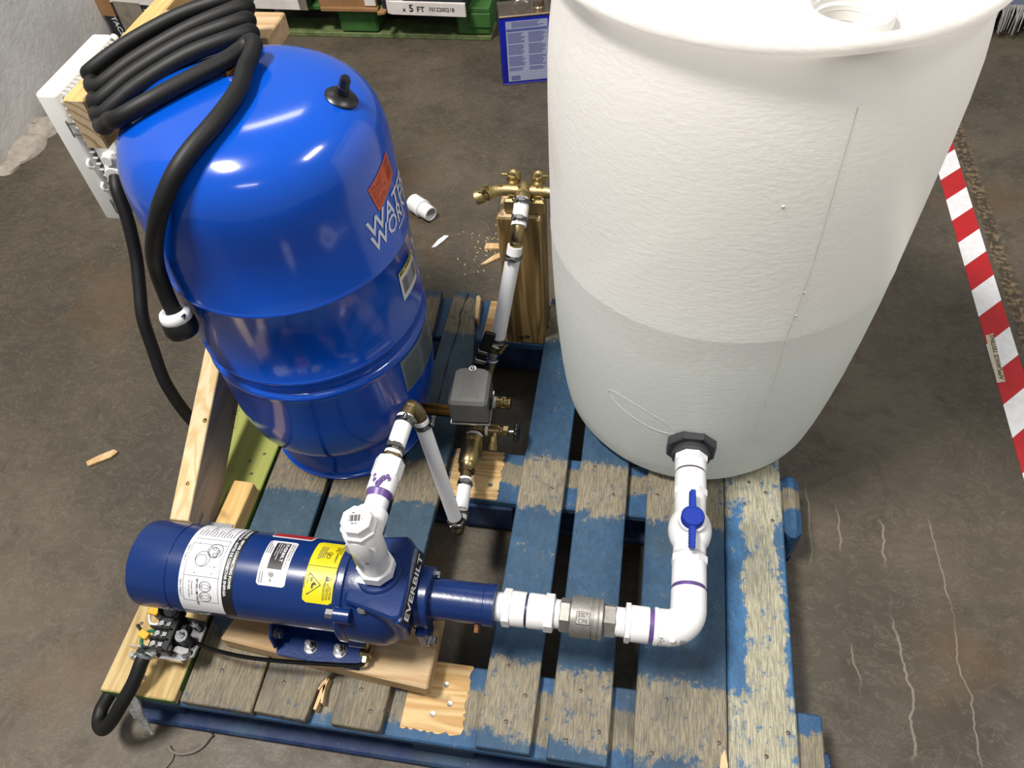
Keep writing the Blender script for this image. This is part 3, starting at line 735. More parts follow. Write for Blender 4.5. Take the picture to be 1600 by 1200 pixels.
for (cx_, ca_) in ((.206, 62), (.234, 63), (.222, 97), (.2, 100)): mcirc(lb, cx_, ca_, .0009, .0009, 1, 8)
mtext(lb, 'Figura / Diagram 1', .0028, .184, 96, 2); mtext(lb, 'Figura / Diagram 2', .0028, .184, 52, 2)
mtext(lb, 'SET FOR 115V', .0029, .211, 55, 1, bold=.03); mtext(lb, 'SET FOR 230V', .0029, .211, 38, 1, bold=.03)
mtext(lb, 'Connector notch', .0024, .203, 52, 2); mtext(lb, 'For 115 V and 230 V', .0024, .198, 52, 2)
for i in range(12):
    mbar(lb, .188+.0053*i, 113+random.uniform(0, 2), random.uniform(122, 146), .0010, 2)
mtext(lb, 'WARNING - BEFORE CONNECTING POWER', .0044, .2635, 140, 3, bold=.03, width=.115)
mtext(lb, 'ADVERTENCIA - ANTES DE CONECTAR ENERGIA', .0044, .2560, 146, 3, bold=.03, width=.135)
build('wiring_label', lb, ['white', 'ink', 'ink_grey', 'white'], pump, 60)
# grey rating plate
lb = MB(); mpatch(lb, .3085, .3555, 57, 121, .0006, 0, .004, 6, 24); mpatch(lb, .3215, .345, 78, 117, .0009, 1, 0, 4, 10)
mtext(lb, 'EVERBILT', .0052, .3375, 115, 2, .0013, .02, width=.0335)
for i, s in enumerate(('1 HP Cast Iron', 'Shallow Well Jet Pump', 'Bomba de Chorro')): mtext(lb, s, .0024, .3335-.0038*i, 115, 2, .0013, .01)
for i, s in enumerate(('Convertible Jet Pump', 'Bomba convertible de chorro')): mtext(lb, s, .0026, .3515-.0038*i, 116, 1, .0009, .01)
for i in range(3): mbar(lb, .3105+.0035*i, 98, 118-4*i, .0012, 3)
for i in range(2): mbar(lb, .312+.004*i, 60, 74, .0012, 3)
mcirc(lb, .331, 71, .0034, .0012, 1); mcirc(lb, .331, 71, .0014, .0008, 1)
mtext(lb, 'US', .0026, .3295, 66, 1, bold=.03); mtext(lb, 'IIIIII', .0022, .325, 74, 3)
build('rating_label', lb, ['silver_label', 'ink', 'white', 'ink_grey'], pump, 60)
# yellow caution label
lb = MB(); mpatch(lb, .3850, .4325, 43, 131, .0006, 0, .006, 6, 28)
mpatch(lb, .3855, .432, 88.5, 89.1, .0009, 1, 0, 4, 1)
mtext(lb, 'CAUTION', .0040, .4262, 66, 1, bold=.01, width=.0200); mtext(lb, 'ATTENTION', .0040, .4212, 69, 1, bold=.01, width=.0245); mtext(lb, 'PRECAUCION', .0040, .4162, 70, 1, bold=.01, width=.0270)
def tri(mb, pts, m):
    mb.add([mp_(x, a, .0012) for x, a in pts], [list(range(len(pts)))], m)
tri(lb, [(.428, 74), (.4185, 77.5), (.4185, 70.5)], 1); mbar(lb, .4215, 73.5, 74.5, .0045, 0, .0016)
for p_, q_ in (((.412, 66), (.392, 79)), ((.392, 79), (.392, 53)), ((.392, 53), (.412, 66))):
    dx_, da_ = q_[0]-p_[0], math.radians(q_[1]-p_[1])*PR; l_ = math.hypot(dx_, da_); nx_, na_ = -da_/l_*.0006, math.degrees(dx_/l_*.0006/PR)
    tri(lb, [(p_[0]+nx_, p_[1]+na_), (q_[0]+nx_, q_[1]+na_), (q_[0]-nx_, q_[1]-na_), (p_[0]-nx_, p_[1]-na_)], 1)
tri(lb, [(.406, 66), (.401, 69), (.3975, 66), (.3975, 61), (.400, 61), (.4005, 65)], 1)
for i in range(3): mbar(lb, .3945+.0013*i, 69, 74, .0007)
for i, s in enumerate(('Hot Surface', 'Surface chaude', 'Superficie Caliente')): mtext(lb, s, .0022, .3895-.0000-.0*i if i == 0 else .3885-.0032*i, 78-2*i, 1, bold=.008)
for x_, a_, s in ((.4275, 122, 'NOTICE'), (.4235, 122, 'AVERTISSEMENT'), (.4195, 122, 'AVISO')): mtext(lb, s, .0032, x_, a_, 1, bold=.01)
for i in range(4): mbar(lb, .3955+.003*i, 98+i, 120, .0011, 2)
mcirc(lb, .414, 108, .003, .001, 1); mcirc(lb, .412, 103, .0034, .001, 1); mcirc(lb, .4085, 108, .0022, .0008, 1)
build('caution_label', lb, ['yellow', 'ink', 'ink_grey'], pump, 60)
lb = MB(); mpatch(lb, .302, .372, 130, 160, .0006, 0, .003, 4, 10); mbar(lb, .303, 134, 156, .066, 1, .0009)
build('back_label', lb, ['silver_label', 'red'], pump, 60)
# cast-iron head
hd = MB().lathe([(.0, 0), (.0805, 0), (.083, .003), (.083, .012), (.0795, .0145), (.0805, .022), (.0815, .060), (.080, .074), (.074, .088), (.064, .098), (.050, .103), (.0, .103)], PX(.437), AX, 72)
hd.prism([(.457, .118), (.536, .100), (.549, .104), (.549, .216), (.53, .236), (.457, .224)], .150, .2365, bev=.004)
head = build('pump_head', hd, 'pump', pump, 35)
build('discharge_boss', MB().lathe([(.040, -.02), (.0385, .000), (.034, .0055), (.0, .0055)], (.497, .170, .2350), (0, 0, 1), 40), 'pump', head, 50)
for a_ in (38, 142, 222, 318):
    t_ = math.radians(a_); p_ = V(PX(.442))+V((0, -.083*math.cos(t_), .083*math.sin(t_)))
    lg = MB().cyl(p_, p_+V((.026, 0, 0)), .0125, 20); lgo = build('lug', lg, 'pump', head)
    build('bolt', MB().cyl(p_+V((-.013, 0, 0)), p_+V((.001, 0, 0)), .0078, 6), 'zinc', lgo, 20)
# logo plate on the sloping lip of the head
pc = V((.5515, .158, .2235)); uy_ = V((-.42, 0, 1)).normalized(); ux_ = V((0, 1, .06)).normalized(); nn_ = ux_.cross(uy_).normalized()
uy_ = nn_.cross(ux_); mtx = Matrix((ux_, uy_, nn_)).transposed().to_4x4(); mtx.translation = pc
lp = build('logo_plate', MB().box((-.058, -.0105, -.010), (.058, .0105, .0022), bev=.002, mat=mtx), 'ink', head, 20)
build('logo_rim', MB().box((-.0605, -.0130, -.012), (.0605, .0130, .0012), bev=.003, mat=mtx), 'pump', head, 20)
tx_ = MB(); fn = plane_fn(pc+nn_*.0022, ux_, uy_, .0006)
put_text(tx_, 'EVERBILT', .0112, lambda x_, y_: fn(x_, y_-.0056), align='CENTER', width=.104, bold=.02)
tx2 = MB()
o_, q_ = [], []
build('logo_lettering', tx_, 'silver_label', lp)
def hexbolt(p, n, r, h, mat, parent, washer=True, name='bolt'):
    p = V(p); n = V(n).normalized(); mb = MB()
    if washer: mb.cyl(p-n*.002, p+n*.0018, r*1.35, 24)
    mb.cyl(p, p+n*h, r, 6); return build(name, mb, mat, parent, 25)
t_ = math.radians(48); hexbolt((.485, PY-.0805*math.cos(t_), PZ+.0805*math.sin(t_)), (0, -math.cos(t_), math.sin(t_)), .0066, .009, 'zinc', head, name='prime_plug')
# suction flange and barrel
sf = MB().lathe([(0, 0), (.047, 0), (.0485, .002), (.0485, .0185), (.046, .0215), (.0318, .0225), (.0318, .105), (.0330, .1062), (.0330, .1225), (.0225, .1235), (0, .1235)], PX(.5515), AX, 56)
sf.box((.5535, .112, .098), (.572, .150, .150), bev=.004)
sfo = build('suction_flange', sf, 'pump', pump, 35)
build('gasket', MB().ring(PX(.5495), PX(.5522), .0500, .03, 48), 'black', sfo)
hexbolt((.572, .122, .112), (1, 0, 0), .0078, .010, 'zinc', sfo); hexbolt((.5725, .200, .186), (1, 0, 0), .0058, .009, 'zinc', sfo)
t_ = math.radians(-28); hexbolt((.648, PY-.0318*math.cos(t_), PZ+.0318*math.sin(t_)), (0, -math.cos(t_), math.sin(t_)), .0062, .012, 'copper', sfo, name='drain_plug')
build('web', MB().prism([(.572, .150), (.625, .165), (.625, .175), (.572, .19)], .112, .14, bev=.003), 'pump', sfo)
# foot bracket
ft = MB().prism([(.300, .092), (.306, .086), (.450, .080), (.452, .250), (.300, .250)], .0385, .0425, bev=.001)
fto = build('foot_plate', ft, 'pump', pump, 20)
fb = MB(); q_ = [(.100, .0425), (.093, .05), (.098, .085), (.118, .104), (.222, .104), (.242, .085), (.247, .05), (.24, .0425)]
fb.prism([(p_[0], p_[1]) for p_ in q_], 0, .0045, bev=.0012, mat=Matrix(((0, 0, 1, .298), (1, 0, 0, 0), (0, 1, 0, 0), (0, 0, 0, 1))))
fb.box((.330, .150, .0425), (.43, .19, .096))
build('foot_web', fb, 'pump', fto, 20)
hexbolt((.3025, .114, .070), (1, -.15, .1), .0085, .011, 'zinc', fto, name='side_bolt')
build('cross_bolt', MB().cyl((.36, .13, .078), (.36, .148, .082), .006, 12), 'brass_dull', fto)
for x in (.3585, .4100):
    n_ = MB().cyl((x, .106, .0425), (x, .106, .0445), .0118, 24); n_.cyl((x, .106, .0445), (x, .106, .0525), .0095, 6); n_.thread((x, .106, .0525), (x, .106, .066), .0052, 8, 14)
    build('anchor_nut', n_, 'zinc', fto, 25)
# brass pressure tapping
be = MB().cyl((.4605, .116, .088), (.4605, .110, .066), .0055, 16); be.box((.4505, .096, .056), (.4705, .113, .070), bev=.002); be.cyl((.4605, .098, .061), (.4605, .088, .0585), .006, 6)
build('brass_tapping', be, 'brass', pump, 30)

# capillary from the tapping to the switch
cap = spline([(.4605, .0885, .0585), (.4545, .0845, .056), (.435, .0815, .0555), (.380, .0765, .0565), (.321, .0720, .0575), (.262, .0705, .0575), (.215, .0735, .057), (.178, .0800, .0545), (.166, .083, .053)], 8)
solo('capillary_tube', MB().tube(cap, .0036, 10), 'capillary', cap[0], 'thin glossy black tube running along the pump base board to the open switch', 'tube')

# ================================================================== open pressure switch with bare terminals
SW = thing('open_switch', (.12, .09, .045), 'coverless pressure switch with bare terminals and spring at the pump\'s left end', 'switch')
pl = MB().prism([(.080, .050), (.150, .0535), (.166, .062), (.168, .112), (.160, .124), (.118, .128), (.112, .118), (.080, .112)], .0440, .0462, bev=.0006)
pl.prism([(.158, .056), (.167, .062), (.169, .112), (.161, .123), (.1595, .122), (.1665, .111), (.165, .063)], .0462, .052)
pl.box((.118, .0495, .0462), (.152, .0515, .056)); pl.box((.056, .060, .051), (.084, .062, .066), mat=Matrix.Rotation(0, 4, 'Z'))
base_ = build('base_plate', pl, 'zinc', SW, 25)
build('foot', MB().cyl((.13, .088, .001), (.13, .088, .0445), .012, 20).box((.10, .075, .030), (.155, .11, .0445), bev=.003), 'galv', SW)
blk = MB().box((.088, .058, .0462), (.126, .126, .066), bev=.002)
for i in range(5): blk.box((.086, .0565+.0175*i, .060), (.124, .0595+.0175*i, .0815), bev=.0008)
blk.box((.117, .056, .06), (.130, .13, .074), bev=.002); blk.box((.126, .075, .046), (.142, .110, .062), bev=.003)
build('terminal_block', blk, 'black', SW, 25)
for i in range(4):
    y_ = .0668+.0175*i; mb = MB().box((.092, y_-.0055, .066), (.121, y_+.0055, .0685), bev=.0006); mb.cyl((.101, y_, .0685), (.101, y_, .0755), .0048, 14); mb.box((.109, y_-.0045, .0685), (.118, y_+.0045, .0745), bev=.001)
    mb.box((.0975, y_-.0006, .0752), (.1045, y_+.0006, .0760))
    build('terminal', mb, 'zinc', SW, 25)
def spring(x, y, z0, z1, r, turns, wire):
    return [(x+r*math.cos(2*math.pi*turns*i/(turns*16)), y+r*math.sin(2*math.pi*turns*i/(turns*16)), z0+(z1-z0)*i/(turns*16)) for i in range(turns*16+1)]
build('large_spring', MB().tube(spring(.1475, .0835, .048, .079, .0088, 8, .0018), .0018, 8), 'black', SW)
s1 = MB().cyl((.1475, .0835, .079), (.1475, .0835, .0815), .0105, 28); s1.cyl((.1475, .0835, .046), (.1475, .0835, .096), .0030, 14); s1.cyl((.1475, .0835, .0815), (.1475, .0835, .0855), .0062, 6)
build('spring_stud', s1, 'zinc', SW, 30)
build('small_spring', MB().tube(spring(.1560, .1095, .048, .068, .0052, 7, .0012), .0012, 8), 'clamp', SW)
s1 = MB().cyl((.156, .1095, .068), (.156, .1095, .0695), .0062, 20); s1.cyl((.156, .1095, .046), (.156, .1095, .079), .0022, 12); s1.cyl((.156, .1095, .0695), (.156, .1095, .073), .0045, 6)
build('spring_stud', s1, 'zinc', SW, 30)
lv = MB().prism([(.124, .066), (.150, .058), (.160, .064), (.158, .072), (.136, .074)], .0462, .058, bev=.001); lv.cyl((.152, .0595, .055), (.158, .0555, .062), .0034, 12)
build('lever_arm', lv, 'zinc', SW, 25)
np = MB().cyl((.108, .118, .070), (.119, .128, .112), .0105, 24); np.ring((.1085, .1185, .072), (.1105, .1205, .079), .0150, .009, 28)
build('conduit_nipple', np, 'galv', SW)
build('locknut', MB().cyl((.104, .122, .076), (.1065, .124, .083), .0165, 28), 'black', SW)
for q_, mat_ in (([(.0865, .118, .076), (.080, .119, .079), (.0735, .112, .074), (.0755, .103, .066), (.084, .100, .067), (.094, .101, .071)], 'hose'),
                 ([(.096, .085, .070), (.084, .088, .068), (.0735, .082, .064), (.072, .070, .060), (.080, .062, .058), (.09, .060, .056)], 'green_wire'),
                 ([(.097, .118, .0735), (.087, .124, .077), (.081, .122, .079)], 'rubber'),
                 ([(.089, .076, .074), (.078, .081, .079), (.066, .090, .085)], 'rubber')):
    build('wire', MB().tube(spline(q_, 8), .0028 if mat_ != 'hose' else .0022, 10), mat_, SW)
for (x, y, z, an) in ((.0830, .1170, .0815, -.1), (.0835, .0765, .0810, -.35)):
    mt_ = Matrix.Translation((x, y, z)) @ Matrix.Rotation(an, 4, 'Z'); build('wire_ferrule', MB().box((-.0090, -.0060, -.004), (.0090, .0060, .004), bev=.001, mat=mt_), 'yellow_tag', SW, 20)
gl = MB().cyl((.0850, .0565, .054), (.0835, .0515, .051), .0165, 24); mt_ = Matrix.Translation((.083, .052, .0515)) @ Matrix.Rotation(.25, 4, 'Z')
gl.box((-.021, -.006, -.006), (.021, .004, .006), bev=.0015, mat=mt_)
for s_ in (-1, 1): gl.cyl(V((.083+.018*s_, .052+.0045*s_, .056)), V((.083+.018*s_, .052+.0045*s_, .0615)), .0045, 14)
build('cord_clamp', gl, 'zinc', SW, 30)
pc_ = spline([(.083, .0535, .052), (.0805, .040, .048), (.072, .012, .030), (.052, -.020, .004), (.030, -.042, -.026), (.008, -.050, -.050), (-.012, -.040, -.062), (-.019, -.018, -.062), (-.012, .004, -.054), (-.007, .016, -.050)], 10)
solo('power_cord', MB().tube(pc_, .0118, 18), 'rubber', pc_[0], 'thick black cord looping from the open switch down under the pallet corner', 'cord')

# ================================================================== discharge: tee, adapter, hose to the tank tee
DX, DY, BZ = .498, .170, .343
dis = thing('discharge_pipe', (DX, DY, .241), 'white plastic tee and adapter rising from the pump head', 'pipe')
t1 = MB().thread((DX, DY, .2395), (DX, DY, .2455), .021, 2); t1.cyl((DX, DY, .2455), (DX, DY, .266), .0290, 8, start=math.pi/8)
build('bushing', t1, 'pvc', dis, 25)
tn = MB(); put_text(tn, 'IIII I', .0035, lambda x_, y_: (DX+.0268*math.sin(x_/.0268+.25), DY-.0275*math.cos(x_/.0268+.25), .252+y_), bold=.01)
build('moulded_print', tn, 'ink_grey', dis)
tb_ = MB().lathe([(0, 0), (.0225, 0), (.0235, .002), (.0235, .030), (.0255, .034), (.0258, .106), (.0245, .108), (0, .108)], (DX, DY, .2655), (0, 0, 1), 44)
tb_.lathe([(.0, -.02), (.0228, -.02), (.0228, .028), (.0235, .029), (.0235, .042), (.0225, .044), (0, .044)], (DX, DY, BZ), (.02, 1, .02), 40)
teeo = build('tee', tb_, 'pvc', dis, 40)
ts = MB()
tf = lambda x_, y_: (DX+.0260*math.sin(x_/.026), DY-.0260*math.cos(x_/.026), BZ+y_)
for x0, x1, y0, y1 in ((-.014, -.0115, -.05, -.012), (-.019, -.0155, -.052, -.01)): ts.grid(lambda u, v: tf(x0+(x1-x0)*u, y0+(y1-y0)*v), 1, 4, 0)
put_text(ts, 'III', .006, lambda x_, y_: tf(.0025+x_, -.03+y_), 1, .01)
build('moulded_print', ts, ['yellow', 'ink_grey'], teeo)
cpp = MB().lathe([(0, 0), (.0262, 0), (.0262, .008), (.0235, .009), (0, .009)], (DX, DY, .3745), (0, 0, 1), 8, start=math.pi/8)
cpp.lathe([(.0222, 0), (.0222, .0155), (.0205, .0175), (0, .0175)], (DX, DY, .3835), (0, 0, 1), 8, start=math.pi/8)
cpo = build('threaded_plug', cpp, 'pvc', dis, 25)
ci = MB(); fn = plane_fn((DX, DY, .401), (1, .2, 0), (-.2, 1, 0), .0006)
for i in range(9): ci.grid(lambda u, v: fn(-.009+.0017*i+(.0012 if i % 3 else .0007)*u, -.004+.010*v), 1, 1)
put_text(ci, 'IIIII III', .0026, lambda x_, y_: fn(x_-.006, y_-.0085), 0, .01); put_text(ci, 'IIIII', .0026, lambda x_, y_: fn(x_-.006, y_+.008), 0, .01); put_text(ci, 'II', .0024, lambda x_, y_: fn(x_+.0085, y_-.002), 0, .01)
build('printed_code', ci, 'ink', cpo)
BD = V((.035, 1, .0)).normalized(); B0 = V((DX, DY, BZ)); BB = lambda t: B0+BD*t
build('pipe_stub', MB().cyl(BB(.04), BB(.083), .0170, 32), 'pvc', dis)
pr = MB().lathe([(.0172, 0), (.0182, .004), (.0196, .010), (.0180, .013)], BB(.064), BD, 36)
for (u_, v_, r_) in ((0, .016, .004), (.10, .020, .0035), (.25, .026, .0035), (.45, .030, .003), (.6, .027, .0028), (-.35, .022, .0028), (-.45, .030, .0026)):
    n_ = V((0, 0, 1))*math.cos(u_)+V((1, 0, 0))*math.sin(u_); pr.sphere(BB(.064+v_)+n_*.0208, r_, 10, 0, (1.2, 1.6, .5))
pr.tube([BB(.076)+V((0, 0, .0205)), BB(.084)+V((.001, 0, .0214)), BB(.091)+V((.004, 0, .0210)), BB(.094)+V((.010, 0, .0186)), BB(.090)+V((.014, 0, .0160))], [.0028, .003, .0028, .0024, .0012], 8)
build('primer_smear', pr, 'primer', dis)
ad = MB().lathe([(0, 0), (.0208, 0), (.0212, .002), (.0212, .026), (.0208, .028), (0, .028)], BB(.075), BD, 40); ad.cyl(BB(.102), BB(.133), .0228, 8, start=.2)
build('adapter', ad, 'pvc', dis, 25)
hx_ = MB().cyl(BB(.133), BB(.140), .0195, 6, start=.3); hx_.cyl(BB(.14), BB(.16), .0125)
build('brass_hex', hx_, 'brass_dull', dis, 20)

def clamp(c, ax, r, parent, up, mat='clamp'):
    """worm-drive hose clamp: perforated band, screw housing"""
    c = V(c); ax = V(ax).normalized(); up = V(up); up = (up-ax*up.dot(ax)).normalized(); sd = ax.cross(up)
    b_ = MB().ring(c-ax*.0045, c+ax*.0045, r+.0016, r-.001, 36)
    o_ = build('hose_clamp', b_, mat, parent, 40)
    mt_ = Matrix((sd, ax, up)).transposed().to_4x4(); mt_.translation = c+up*(r+.0015)
    h_ = MB().box((-.0065, -.005, 0), (.0065, .005, .0062), bev=.0016, mat=mt_)
    h_.cyl(c+up*(r+.0048)-sd*.0115, c+up*(r+.0048)+sd*.009, .0032, 12); h_.cyl(c+up*(r+.0048)-sd*.0145, c+up*(r+.0048)-sd*.0105, .0046, 6)
    build('worm_screw', h_, mat, o_, 30)
    n_ = MB()
    for i in range(8):
        a_ = .7+.35*i; n_.sphere(c+(up*math.cos(a_)+sd*math.sin(a_))*(r+.0018), .0014, 6, 0, (1, 1, 1), 4)
    build('band_slots', n_, 'ink_grey', o_)
    return o_
def elbow(pts, r, mat, parent, name='brass_elbow', bead=True):
    mb = MB().tube(spline(pts, 8), r, 24); p_ = [V(x) for x in pts]
    if bead:
        for a_, b_ in ((p_[0], p_[1]), (p_[-1], p_[-2])):
            d_ = (b_-a_).normalized(); mb.ring(a_-d_*.001, a_+d_*.004, r*1.12, r*.6, 24)
    return build(name, mb, mat, parent, 50)
HR = .0142
out = thing('outlet_hose', BB(.143), 'white hose zigzagging from the pump adapter down to the tank tee, with steel clamps', 'hose')
e1 = V((.506, .400, BZ)); top = BB(.224)
build('hose_length', MB().ring(BB(.1415), BB(.216), HR, HR*.72, 36), 'hose', out)
clamp(BB(.152), BD, HR, out, (.35, 0, 1)); clamp(BB(.205), BD, HR, out, (.8, 0, .7))
dn0 = V((.521, .4035, .318)); dn1 = V((.5585, .366, .052)); DD = (dn1-dn0).normalized()
elbow([BB(.210), BB(.222), BB(.234)+V((.002, 0, .0)), V((.510, .4075, .3425)), V((.5185, .4055, .331)), dn0+DD*.004], .0122, 'brass_dull', out, bead=False)
HR2 = .0128
build('hose_length', MB().ring(dn0, dn1, HR2, HR2*.75, 36), 'hose', out)
pt_ = MB()
side = V((-.92, -.35, 0)); side = (side-DD*side.dot(DD)).normalized(); sd2 = DD.cross(side)
def hp(x_, y_): return dn0+DD*(x_)+(side*math.cos(y_/HR2)+sd2*math.sin(y_/HR2))*(HR2+.0004)
put_text(pt_, 'III IIIIII IIII II I II IIII IIII III IIII III II III III III', .0036, lambda x_, y_: hp(x_+.03, y_-.0), width=.22)
build('hose_print', pt_, 'ink_grey', out)
clamp(dn0+DD*.013, DD, HR2, out, (.9, .2, .35)); clamp(dn1-DD*.010, DD, HR2, out, (.2, -1, .2))
TZ = .052
elbow([dn1-DD*.006, dn1+DD*.010, V((.5605, .3585, .0335)), V((.5608, .366, .0310)), V((.5605, .378, .0345)), V((.560, .388, .040))], .0108, 'brass_dull', out, bead=False)
h30, h31 = V((.5600, .380, .038)), V((.5575, .462, .0505)); D3 = (h31-h30).normalized()
build('hose_length', MB().ring(h30, h31, .0132, .0098, 32), 'hose', out)
clamp(h30+D3*.013, D3, .0132, out, (.3, .1, 1)); clamp(h31-D3*.012, D3, .0132, out, (.25, 0, 1))

# ================================================================== brass tank tee with valves
tee = thing('tank_tee', (.556, .60, .03), 'brass tank tee carrying check valve, drain cock and relief valve beside the tank', 'fitting')
TY = lambda y: (.5565, y, TZ)
tb2 = MB().cyl(TY(.556), TY(.690), .0150, 28); tb2.cyl(TY(.566), TY(.583), .0205, 8); tb2.cyl((.5565, .617, TZ), (.520, .617, TZ), .0158, 24); tb2.cyl((.5565, .6, TZ), (.5565, .6, .112), .0095, 20)
tb2.cyl((.5565, .580, TZ), (.577, .580, TZ), .0125, 20); tb2.cyl((.5565, .650, TZ), (.580, .650, TZ), .0115, 20)
tb2.cyl((.5565, .6, .03), (.5565, .62, .03), .014)
body_ = build('tee_body', tb2, 'brass_dull', tee, 40)
bar = MB().ring((.5565, .556, TZ), (.5565, .563, TZ), .0165, .008); 
build('seal_tape', bar, 'hose', tee)
bn_ = MB().cyl((.520, .617, TZ), (.500, .617, TZ), .0172, 8); bn_.cyl((.502, .617, TZ), (.4275, .618, TZ), .0130, 28)
build('tank_nipple', bn_, 'bronze', tee, 30)
ck = MB().lathe([(0, 0), (.0135, 0), (.0165, .001), (.0165, .010), (.0180, .012), (.0205, .016), (.0212, .030), (.0212, .056), (.0195, .062), (.0200, .064), (.0200, .076), (.0165, .079), (0, .079)], TY(.478), (0, 1, 0), 44)
cko = build('check_valve', ck, 'brass', tee, 40)
build('hex_end', MB().cyl(TY(.474), TY(.490), .0170, 6, start=.25), 'brass_dull', cko, 20)
build('hex_end', MB().cyl(TY(.541), TY(.555), .0208, 8, start=.25), 'brass_dull', cko, 20)
build('collar', MB().cyl(TY(.458), TY(.476), .0112, 24), 'brass_dull', cko)
# drain cock
dv = MB().ring((.5765, .580, TZ), (.582, .580, TZ), .0132, .006); build('seal_tape', dv, 'hose', tee)
dv = MB().cyl((.582, .580, TZ), (.6060, .580, TZ), .0128, 24); dv.tube(spline([(.594, .578, TZ), (.5945, .564, .046), (.5935, .553, .036)], 6), .0098, 20); dv.ring((.5938, .556, .0390), (.5930, .5475, .0310), .0118, .0085, 28)
dv.cyl((.606, .580, TZ), (.6115, .580, TZ), .0088, 20); dv.cyl((.6115, .580, TZ), (.6225, .580, TZ), .0108, 6)
dvo = build('drain_cock', dv, 'brass', tee, 35)
build('stem', MB().cyl((.6225, .580, TZ), (.640, .580, TZ), .0034, 14), 'zinc', dvo)
hw = MB()
for i in range(10):
    a_ = 2*math.pi*i/10; hw.sphere((.6395, .580+.0145*math.cos(a_), TZ+.0145*math.sin(a_)), .0072, 10, 0, (.8, 1, 1), 6)
hw.lathe([(0, -.004), (.0165, -.004), (.0165, .004), (0, .004)], (.6395, .580, TZ), (1, 0, 0), 24); hw.cyl((.636, .58, TZ), (.647, .58, TZ), .006, 16)
build('hand_wheel', hw, 'black', dvo)
# relief valve
build('seal_tape', MB().ring((.580, .650, TZ), (.5862, .650, TZ), .0122, .006), 'hose', tee)
rv = MB().lathe([(0, 0), (.0122, 0), (.0122, .008), (.0100, .0085), (.0100, .010), (.0126, .0105), (.0126, .014), (.0100, .0145), (.0112, .016), (.0112, .026), (.0132, .0265), (.0132, .030), (.0095, .0305), (0, .029)], (.5862, .650, TZ), (1, 0, 0), 32)
rvo = build('relief_valve', rv, 'brass', tee, 35)
lk = MB()
for i in range(6):
    a_ = math.pi*i/3; lk.box((.596, .650+.0112*math.cos(a_)-.0018, TZ+.0112*math.sin(a_)-.0018), (.606, .650+.0112*math.cos(a_)+.0018, TZ+.0112*math.sin(a_)+.0018), bev=.0006)
build('cage', lk, 'brass_cast', rvo)
# line on to the shut-off valve
elbow([TY(.686), TY(.702), (.558, .716, .0555), (.5605, .728, .066), (.563, .738, .078)], .0098, 'brass_dull', tee, name='brass_barb')

# grey pressure switch standing on the tee
ps = thing('pressure_switch', (.5555, .592, .112), 'grey boxed pressure switch standing on the brass tank tee', 'switch')
SA = Matrix.Translation((.5540, .5895, 0)) @ Matrix.Rotation(.055, 4, 'Z')
cv_ = MB().prism([(-.0375, -.0445), (.0375, -.0445), (.0375, .036), (.026, .0455), (0, .049), (-.026, .0455), (-.0375, .036)], .1165, .1790, bev=.0055, mat=SA)
cvo = build('cover', cv_, 'grey_enamel', ps, 30)
build('base_flange', MB().prism([(-.039, -.046), (.039, -.046), (.039, .037), (.027, .0465), (-.027, .0465), (-.039, .037)], .1118, .1168, bev=.001, mat=SA), 'zinc', ps, 25)
build('cover_nut', MB().sphere(SA @ V((.0005, .0405, .1805)), .0052, 14).cyl(SA @ V((.0005, .0405, .1785)), SA @ V((.0005, .0405, .1812)), .0068, 18), 'zinc', cvo)
em = MB()
def eb(x0, y0, x1, y1): em.grid(lambda u, v: SA @ V((x0+(x1-x0)*u, y0+(y1-y0)*v, .1794)), 1, 1)
for x0, y0, x1, y1 in ((-.014, -.040, -.0132, .026), (.017, -.040, .0178, .026), (-.014, .0255, .017, .0262), (-.018, -.028, .021, -.0274), (-.014, -.010, .017, -.0094)): eb(x0, y0, x1, y1)
for i in range(5): eb(-.010, -.004+.0055*i, .012-.003*(i % 2), -.0032+.0055*i)
for i in range(3): eb(-.012, -.024+.0045*i, .013, -.0234+.0045*i)
build('embossing', em, 'grey_print', cvo)
kn = MB().ring(SA @ V((.0372, -.012, .140)), SA @ V((.0402, -.012, .140)), .0125, .009, 28); kn.cyl(SA @ V((.0370, -.012, .140)), SA @ V((.0384, -.012, .140)), .0095, 28)
build('knockout', kn, 'black', cvo)

# shut-off valve with black lever, hose up to the manifold
up0, up1 = V((.5735, .765, .112)), V((.6125, .829, .322)); UD = (up1-up0).normalized()
sv = thing('shutoff_valve', (.566, .745, .08), 'steel shut-off valve with a flat black lever behind the grey switch', 'valve')
s0 = V((.564, .742, .084))
svb = MB().lathe([(0, 0), (.0105, 0), (.0135, .002), (.0135, .008), (.0115, .010), (.0115, .020), (.0135, .022), (.0135, .030), (0, .031)], s0-UD*.012, UD, 28)
build('valve_body', svb, 'zinc', sv, 30)
sd_ = V((-.93, -.05, .35)).normalized(); fw_ = (UD-sd_*UD.dot(sd_)).normalized(); nm_ = sd_.cross(fw_)
mt_ = Matrix((nm_, fw_, sd_)).transposed().to_4x4(); mt_.translation = s0+sd_*.016
lvb = MB().box((-.006, -.010, -.006), (.004, .060, .018), bev=.002, mat=mt_)
lvo = build('lever', lvb, 'black', sv, 25)
build('lever_plate', MB().box((-.0066, .006, -.0066), (.0046, .013, .0186), bev=.0006, mat=mt_).box((-.0066, -.020, -.006), (.0046, -.010, .018), bev=.001, mat=mt_).cyl(s0+sd_*.002, s0+sd_*.024, .006, 6), 'zinc', lvo, 25)
rs = thing('riser_hose', s0+UD*.02, 'white hose rising from the shut-off valve along the wooden post', 'hose')
HR4 = .0150
build('hose_length', MB().ring(s0+UD*.018, up0-UD*.012, .0135, .010, 32), 'hose', rs)
